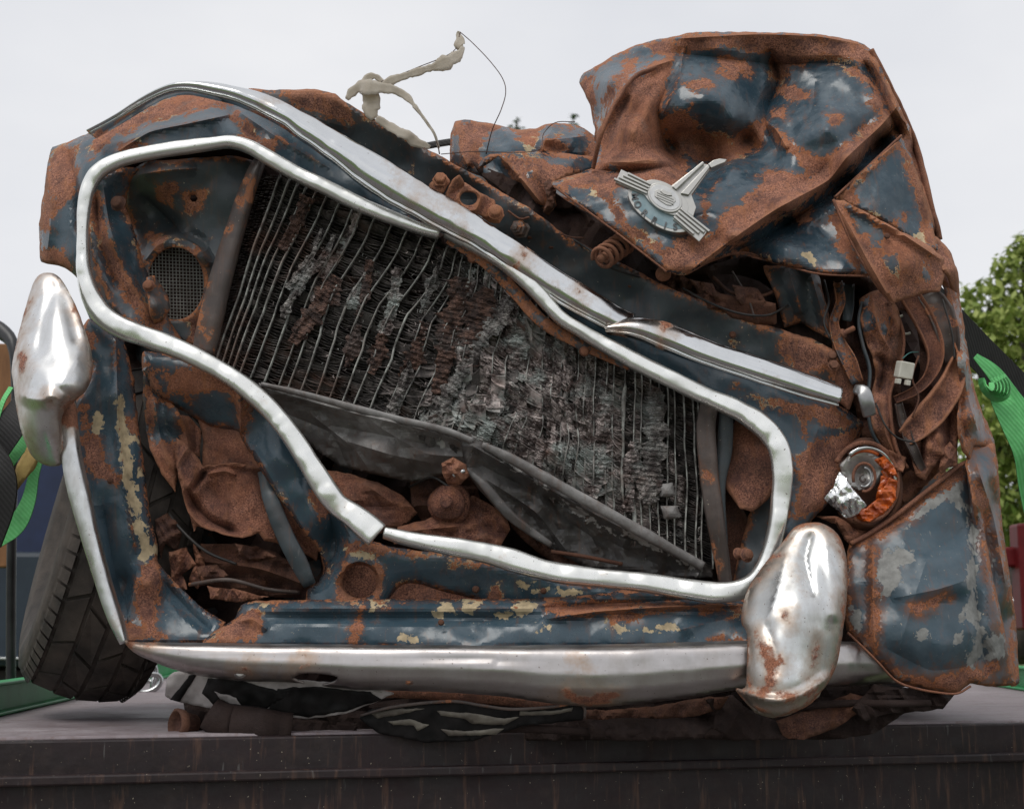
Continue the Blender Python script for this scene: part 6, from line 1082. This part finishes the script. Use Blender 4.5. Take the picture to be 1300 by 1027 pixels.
for s in (-1, 1):                                     # shoulder lugs
    for k in range(68):
        a0_ = 2 * math.pi * (k + .08) / 68; a1_ = 2 * math.pi * (k + .9) / 68; n = len(V)
        for (rr_, hh) in ((.280, .079 * s), (.290, .081 * s), (.276, .094 * s), (.255, .104 * s)):
            for aa in (a0_, a1_): V.append(wc + qm @ Vector((rr_ * math.cos(aa), rr_ * math.sin(aa), hh)))
        Fs += [(n + 2 * j, n + 2 * j + 1, n + 2 * j + 3, n + 2 * j + 2) for j in range(3)]
o = mesh_obj('tread_blocks', V, Fs, Mr, wh, False); o['kind'] = 'stuff'

# ================================================================== loose things on and around the wreck
M_cloth = NB('weathered cotton tape'); n_ = M_cloth.noise(60, 5, .6); c_ = M_cloth.mix(M_cloth.ramp(n_, .3, .7), (.66, .60, .51), (.84, .79, .71))
M_cloth.set(col=c_, rough=.9, normal=M_cloth.bump(M_cloth.noise(400, 2, .5), .4, .001)); M_cl = M_cloth.m
tr = M_cloth.n('ShaderNodeBsdfTranslucent'); tr.inputs[0].default_value = (.6, .52, .4, 1); ms = M_cloth.n('ShaderNodeMixShader'); ms.inputs[0].default_value = .5
M_cloth.l(M_cloth.b.outputs[0], ms.inputs[1]); M_cloth.l(tr.outputs[0], ms.inputs[2]); M_cloth.l(ms.outputs[0], M_cloth.out.inputs[0])
rag = tag(empty('torn_tape', P(470, 150, 3)), 'torn strip of pale weathered tape curling above the bonnet edge', 'tape')
RB = [(-1, -.3), (-.95, .4), (-.4, 1), (.1, .2), (.5, .7), (.96, .1), (1, -.4), (.4, .2), (0, -.2), (-.5, .5)]
sweep('tape_strip', [(440, 126, 3, 5), (446, 117, 3, 12), (456, 111, 3, 17), (470, 112, 2, 20), (486, 112, 2, 17), (502, 115, 2, 14), (516, 123, 2, 10), (527, 136, 1.5, 6), (542, 156, 1, 4), (552, 172, 1, 3), (557, 188, 1, 2.5)], M_cl, rag, RB, .16, 2.5, noise=.4, seed=2, rolln=16)
sweep('tape_strip', [(484, 108, 2.5, 6), (500, 101, 2, 12), (514, 97, 2, 9), (530, 92, 2, 15), (541, 88, 2, 8), (556, 84, 1.5, 16), (572, 77, 2, 19), (584, 68, 3, 13), (588, 60, 4, 6)], M_cl, rag, RB, .16, 2.5, noise=.4, seed=7, rolln=14)
sweep('tape_strip', [(588, 62, 4, 5), (583, 58, 4, 12), (584, 50, 4.5, 11), (582, 44, 5, 7), (582, 40, 5, 3)], M_cl, rag, RB, .16, 2, noise=.2, seed=4, rolln=10)
sweep('tape_strip', [(462, 116, 3, 8), (463, 106, 3.5, 13), (466, 99, 4, 12), (476, 97, 4, 8), (486, 104, 4, 6), (500, 112, 3, 4)], M_cl, rag, RB, .16, 2, noise=.5, seed=9, rolln=20)
sweep('tape_strip', [(470, 118, 3, 20), (472, 130, 3, 21), (471, 142, 3, 20), (476, 152, 3.5, 15)], M_cl, rag, RB, .16, 2.5, noise=.5, seed=5, rolln=10)
sweep('tape_strip', [(478, 152, 3, 8), (494, 160, 2.5, 13), (508, 168, 2, 16), (518, 172, 2, 12), (528, 180, 2.5, 14), (546, 186, 3, 6)], M_cl, rag, RB, .16, 2.5, noise=.5, seed=6, rolln=16)
M_wr = simple('rusty wire', (.06, .035, .03), (.12, .06, .045), 50, .6, metal=.3)
wr = tag(empty('loose_wire', P(560, 195, 5)), 'thin rusty wire looping up into the sky above the wreck', 'wire')
sweep('wire_strand', [(584, 41, 5, 1.2), (600, 55, 5, 1.2), (622, 78, 4, 1.2), (638, 100, 3, 1.2), (642, 118, 3, 1.2), (636, 140, 3, 1.3), (625, 165, 4, 1.4), (617, 196, 6, 1.5)], M_wr, wr, 'tube', .075, 4)
sweep('wire_strand', [(484, 104, 3, 1.2), (530, 86, 3, 1.2), (575, 66, 4, 1.2), (584, 42, 5, 1.2)], M_wr, wr, 'tube', .07, 4)
sweep('wire_strand', [(524, 136, 2, 1.4), (545, 160, 1, 1.6), (555, 182, 1, 1.6), (558, 196, 1, 1.6)], M_wr, wr, 'tube', .09, 4)
sweep('wire_strand', [(560, 196, 1, 1.2), (600, 193, 3, 1.2), (680, 192, 5, 1.2), (690, 170, 12, 1.2), (705, 156, 14, 1.2), (730, 155, 16, 1.2)], M_wr, wr, 'tube', .07, 4)

# straps
def web(name, base, rib, scale=75, ax=0):
    b = NB(name); wv = b.n('ShaderNodeTexWave', wave_type='BANDS', bands_direction='DIAGONAL'); wv.inputs['Scale'].default_value = scale; b.l(b.tc, wv.inputs[0])
    n = b.noise(40, 4, .6); c = b.mix(b.mth('MULTIPLY', wv.outputs[1], .3), base, rib); c = b.mix(b.ramp(n, .45, .75, 0, .5), c, tuple(x * .5 for x in base))
    return b.set(col=c, rough=.65, normal=b.bump(wv.outputs[1], .35, .0008))
M_blk = web('black webbing', (.016, .015, .015), (.055, .05, .05)); M_grn = web('green webbing', (.14, .60, .18), (.34, .82, .40))
FL = [(-1, -1), (-1, 1), (-.33, 1), (.33, 1), (1, 1), (1, -1), (0, -1)]
s1 = sweep('black_tie_down_strap', [(1180, 376, 30, 40), (1222, 424, 34, 44), (1270, 474, 40, 46), (1330, 535, 46, 48), (1420, 635, 56, 48), (1560, 800, 66, 48)], M_blk, None, FL, .16, 8, smooth=False); tag(s1, 'wide black webbing strap slanting down right from behind the wreck', 'strap')
bs = sweep('black_cross_strap', [(470, 200, 60, 9), (520, 190, 58, 9), (576, 180, 56, 9), (640, 176, 56, 9), (760, 190, 56, 9)], M_blk, None, FL, .15, 6); tag(bs, 'thin end of black strap crossing behind the torn tape in the dip of the wreck', 'strap')
gs = tag(empty('green_ratchet_strap', P(1262, 510, 28)), 'bright green strap bunched in a roll beside the black strap on the right', 'strap')
sweep('strap_tail', [(1262, 486, 29, 14), (1270, 506, 27, 26), (1284, 535, 27, 30), (1300, 575, 28, 28), (1308, 625, 32, 28), (1330, 720, 40, 28)], M_grn, gs, FL, .15, 6, smooth=False)
sweep('strap_tail', [(1238, 452, 33, 8), (1262, 474, 33, 20), (1290, 512, 34, 24), (1330, 560, 36, 28), (1420, 660, 44, 30)], M_grn, gs, FL, .15, 6, smooth=False)
for k in range(5):
    rr = 9 + k * 2.8
    sweep('strap_roll', [(1256 + k * 2 + rr * .9 * math.cos(a), 488 + rr * 1.0 * math.sin(a) * .9 + rr * .25 * math.cos(a), 24 + 3 * math.sin(a * .5), 9) for a in np.linspace(-.9, 3.3, 12)], M_grn, gs, FL, .14, 3, roll=[65, 60, 65], smooth=False)
gl = tag(empty('green_lashing_strap', P(20, 670, 20)), 'green stitched strap curving past the tyre at the left edge', 'strap')
sweep('strap_band', [(-60, 712, 30, 26), (0, 680, 26, 26), (22, 664, 25, 24), (36, 636, 25, 18), (44, 600, 26, 13), (56, 565, 28, 10)], M_grn, gl, FL, .16, 5, smooth=False)
sweep('strap_band', [(0, 600, 24, 20), (16, 574, 24, 24), (34, 556, 26, 24)], M_grn, gl, FL, .16, 5, smooth=False)
sweep('strap_edge', [(-20, 600, 20, 6), (0, 520, 20, 6), (14, 492, 22, 6)], M_grn, gl, FL, .16, 5, smooth=False)
M_tag = simple('ochre label cloth', (.30, .20, .06), (.42, .30, .10), 60, .7)
tg = sheet('strap_label', [(14, 612), (22, 590), (34, 568), (44, 572), (50, 582), (42, 598), (30, 612), (18, 628)], [(14, 612, 18), (44, 572, 17), (30, 612, 17)], M_tag, None, step=4, th=.001); tag(tg, 'ochre sewn label on the strap at the left edge', 'label tag')
tg.location = (0, 0, 0)
bw = sweep('black_ratchet_webbing', [(60, 480, 24, 30), (36, 508, 22, 34), (10, 545, 20, 40), (-30, 600, 22, 44), (-90, 690, 26, 50)], M_blk, None, FL, .2, 6, smooth=False); tag(bw, 'black webbing with pale edge slanting across the left edge of the picture', 'strap')
wb2 = sweep('black_strap_roll', [(-30, 560, 16, 30), (-6, 580, 15, 30), (8, 610, 15, 26), (6, 645, 16, 24), (-10, 690, 18, 24)], M_blk, None, FL, .3, 5, smooth=False); tag(wb2, 'rolled black webbing hanging below the ochre label', 'strap')
# ================================================================== surroundings
GZ = -.85
def ground():
    V = [(-900, -900, GZ), (900, -900, GZ), (900, 900, GZ), (-900, 900, GZ)]
    b = NB('mown grass'); c = b.mix(b.ramp(b.noise(2.5, 6, .65), .35, .65), (.045, .085, .018), (.10, .15, .035)); c = b.mix(b.ramp(b.noise(30, 4, .6), .5, .75), c, (.12, .13, .05))
    o = mesh_obj('grass_field', V, [(0, 1, 2, 3)], b.set(col=c, rough=.9, normal=b.bump(b.noise(60, 4, .6), .6, .02)), None, False); o['kind'] = 'structure'
    b = NB('gravel track'); c = b.mix(b.ramp(b.noise(40, 6, .7), .35, .65), (.08, .07, .066), (.16, .145, .14))
    V = [(-30, -1.2, GZ + .005), (30, -1.2, GZ + .005), (30, 2.6, GZ + .005), (-30, 2.6, GZ + .005)]
    o = mesh_obj('gravel_track', V, [(0, 1, 2, 3)], b.set(col=c, rough=.9, normal=b.bump(b.noise(90, 4, .6), .6, .01)), None, False); o['kind'] = 'structure'
ground()
def leafmat(name, a, c_):
    b = NB(name); at = b.n('ShaderNodeAttribute', attribute_name='tone').outputs['Fac']; c = b.mix(at, a, c_)
    b.set(col=c, rough=.5, spec=.35); t = b.n('ShaderNodeBsdfTranslucent'); b.l(b.mix(.4, c, (.12, .2, .02)), t.inputs[0]); m = b.n('ShaderNodeMixShader'); m.inputs[0].default_value = .3
    b.l(b.b.outputs[0], m.inputs[1]); b.l(t.outputs[0], m.inputs[2]); b.l(m.outputs[0], b.out.inputs[0]); return b.m
M_leaf = leafmat('broad green leaves', (.14, .22, .035), (.50, .56, .17)); M_leafd = leafmat('dark leaves', (.022, .05, .015), (.06, .11, .035))
M_bark = simple('bark', (.06, .05, .04), (.13, .11, .09), 20, .9, bump=.8, bs=30, bd=.01)
def tree(name, base, clumps, nleaf, size, label, mat, seed=0, trunk_r=.12, group=None):
    r = np.random.default_rng(seed); t = tag(empty(name, base), label, 'tree', group); B = Vector(base)
    top = max(c[2] for c in clumps); cxm = sum(c[0] for c in clumps) / len(clumps); cym = sum(c[1] for c in clumps) / len(clumps)
    V, Fs = [], []
    def limb(a, b, r0, r1):
        a, b = Vector(a), Vector(b); d = (b - a).normalized(); s = d.orthogonal().normalized(); q = d.cross(s); n = len(V)
        for p, rr in ((a, r0), ((a + b) / 2 + Vector(r.normal(0, (b - a).length * .04, 3).tolist()), (r0 + r1) / 2), (b, r1)):
            for k in range(8): an = k * math.pi / 4; V.append(p + s * rr * math.cos(an) + q * rr * math.sin(an))
        for j in range(2):
            for k in range(8): Fs.append((n + j * 8 + k, n + j * 8 + (k + 1) % 8, n + (j + 1) * 8 + (k + 1) % 8, n + (j + 1) * 8 + k))
    fork = Vector((B.x, B.y, B.z + (min(c[2] for c in clumps) - B.z) * .8 + .2)); limb(B, fork, trunk_r, trunk_r * .7)
    for c in clumps: limb(fork, c[:3], trunk_r * .4, trunk_r * .08)
    mesh_obj('trunk', V, Fs, M_bark, t)
    wts = np.array([c[3] ** 2 for c in clumps]); wts = wts / wts.sum(); V = []; tone = []; Fs = []
    for k in range(nleaf):
        c = clumps[r.choice(len(clumps), p=wts)]; dr = r.normal(0, 1, 3); dr /= np.linalg.norm(dr); rad_ = c[3] * (r.uniform(.35, 1) ** .5) * (1 + .18 * math.sin(dr[0] * 5 + dr[2] * 7 + c[0] * 9))
        p = Vector((c[0] + dr[0] * rad_, c[1] + dr[1] * rad_, c[2] + dr[2] * rad_ * .9)); L_ = size * r.uniform(.6, 1.3)
        d = Vector((r.normal(0, .7), r.normal(0, .7), -.6 + r.normal(0, .5))).normalized(); s = d.cross(Vector((r.normal(0, .5), r.normal(0, .5), 1))).normalized() * L_ * .28; nn_ = d.cross(s).normalized() * L_ * .06
        n = len(V); V += [p, p + d * L_ * .45 + s + nn_, p + d * L_, p + d * L_ * .45 - s + nn_, p + d * L_ * .5]; Fs += [(n, n + 1, n + 4), (n + 1, n + 2, n + 4), (n + 2, n + 3, n + 4), (n + 3, n, n + 4)]
        tone += [float(np.clip(r.normal(.5, .28), 0, 1))] * 5
    mesh_obj('crown', V, Fs, mat, t, False, {'tone': tone})
    return t
def W(u, v, Y): q = P(u, v, (Y - Y0) * 100); return (q.x, q.y, q.z)
def clump(u, v, Y, rpx): q = W(u, v, Y); return (q[0], q[1], q[2], rpx * Y / FPX)
YT = 8.5
cl = [clump(1255, 385, YT, 40), clump(1300, 345, YT, 42), clump(1345, 330, YT, 55), clump(1295, 420, YT - .2, 52), clump(1350, 430, YT, 70), clump(1262, 470, YT, 50), clump(1300, 520, YT - .3, 60), clump(1370, 540, YT, 80), clump(1262, 560, YT, 52), clump(1290, 620, YT - .1, 55), clump(1360, 650, YT, 70), clump(1270, 655, YT + .3, 42), clump(1230, 420, YT + .3, 36), clump(1235, 520, YT + .5, 45), clump(1235, 620, YT + .5, 45), clump(1400, 400, YT + .2, 70), clump(1300, 312, YT, 14), clump(1296, 300, YT, 9)]
b0 = W(1345, 800, YT); tree('broadleaf_tree', (b0[0], b0[1], GZ), cl, 15000, .062, 'bushy green broadleaf tree standing in the grass right of the wreck', M_leaf, 3, .14)
YF = 24
for k, (u, v) in enumerate(((655, 152), (727, 148))):
    c0_ = [clump(u, v + 34, YF, 18), clump(u - 12, v + 55, YF, 20), clump(u + 14, v + 55, YF, 20), clump(u, v + 12, YF, 8), clump(u, v + 85, YF, 30), clump(u + 2, v - 2, YF, 4)]
    b0 = W(u, 700, YF); tree('distant_tree', (b0[0], b0[1], GZ), c0_, 1500, .09, ('distant tree whose tip pokes up over the dip in the scuttle', 'distant tree whose tip shows just left of the tall folded bonnet')[k], M_leafd, 20 + k, .12, 'tree tips behind the wreck')
# hedge row far right behind the tree
V, Fs, tone = [], [], []
for k in range(7000):
    x = rng.uniform(9, 24); y = rng.uniform(30, 33); z = GZ + 3.4 * rng.uniform(0, 1) ** .8; L_ = .22; p = Vector((x, y, z + .5 * math.sin(x * 1.3))); d = Vector(rng.normal(0, 1, 3).tolist()).normalized(); s = d.orthogonal().normalized() * L_ * .5; n = len(V)
    V += [p, p + d * L_ * .5 + s, p + d * L_, p + d * L_ * .5 - s]; Fs.append((n, n + 1, n + 2, n + 3)); tone += [float(rng.uniform())] * 4
o = mesh_obj('hedge', V, Fs, M_leafd, None, False, {'tone': tone}); tag(o, 'far dark hedge along the field behind the tree', 'hedge', kind='stuff')

# red farm machine glimpsed at the right edge
M_red = simple('red enamel', (.09, .006, .008), (.13, .009, .011), 20, .45, bump=.1, spec=.25)
rm = tag(empty('red_machine', (W(1330, 800, 5.2)[0], 5.2, GZ)), 'dark red machine frame with a black wheel at the right edge of the picture', 'machine')
def pbox(name, u0, v0, u1, v1, Y, dep, mat, parent, bev=.01):
    a = W(u0, v0, Y); b = W(u1, v1, Y); return box(name, ((a[0] + b[0]) / 2, Y + dep / 2, (a[2] + b[2]) / 2), (abs(b[0] - a[0]), dep, abs(b[2] - a[2])), mat, parent, bev=bev)
pbox('frame_beam', 1262, 694, 1420, 720, 5.2, .12, M_red, rm); pbox('frame_post', 1292, 664, 1330, 800, 5.15, .1, M_red, rm); pbox('frame_plate', 1300, 720, 1460, 790, 5.5, .3, M_red, rm)
wq = W(1292, 770, 5.6); lathe('wheel', [(.05, -.05), (.12, -.06), (.20, -.05), (.22, 0), (.20, .05), (.12, .06), (.05, .05)], (wq[0], wq[1], wq[2]), (1, .3, 0), M_rub, rm, 28)
lathe('axle_hub', [(.05, -.09), (.055, .09)], (wq[0], wq[1], wq[2]), (1, .3, 0), M_steel, rm, 16)
pbox('leg', 1330, 790, 1350, 1010, 5.2, .08, M_red, rm); pbox('leg', 1430, 790, 1450, 1010, 5.4, .08, M_red, rm)
# blue vehicle at the left edge
M_navy = simple('navy paint', (.006, .014, .05), (.010, .022, .075), 10, .3, bump=.05); M_navd = simple('grey blue tarpaulin', (.012, .022, .036), (.02, .034, .05), 6, .5)
bv = tag(empty('blue_truck', (W(-80, 800, 5.6)[0], 5.6, GZ)), 'dark blue truck body on a maroon chassis at the left edge of the picture', 'truck')
pbox('body', -300, 505, 78, 838, 5.6, 1.6, M_navy, bv, .03); pbox('lower_panel', -300, 700, 74, 846, 5.52, .08, M_navd, bv, .02)
pbox('chassis', -280, 848, 110, 905, 5.7, 1.3, M_maroon, bv); pbox('trim_line', -300, 834, 74, 837, 5.5, .02, M_steel, bv, .002)
for u in (-200, 40):
    q = W(u, 930, 5.75); lathe('wheel', [(.1, -.09), (.2, -.1), (.3, -.09), (.33, 0), (.3, .09), (.2, .1), (.1, .09)], (q[0], 6.2, GZ + .34), (0, 1, 0), M_rub, bv, 28)
M_wood = simple('brown timber', (.16, .07, .025), (.26, .12, .045), 8, .7, stretch=(6, 6, 1))
wp = pbox('timber_post', -6, 436, 9, 720, 4.6, .06, M_wood, None, .005); tag(wp, 'brown timber post beside the truck at the left edge', 'post')
q = W(0, 720, 4.6); wp2 = None
rb = sweep('black_roof_bow', [(-60, 402, 120, 20), (-20, 410, 118, 22), (6, 424, 116, 20), (18, 446, 114, 14), (20, 520, 114, 12), (16, 620, 116, 12), (14, 780, 120, 12), (14, 1000, 124, 12)], simple('black tube', (.012, .012, .014), (.03, .03, .032), 20, .4), None, 'tube', 1.2, 8); tag(rb, 'black bent tube standing against the sky at the left edge', 'tube frame')
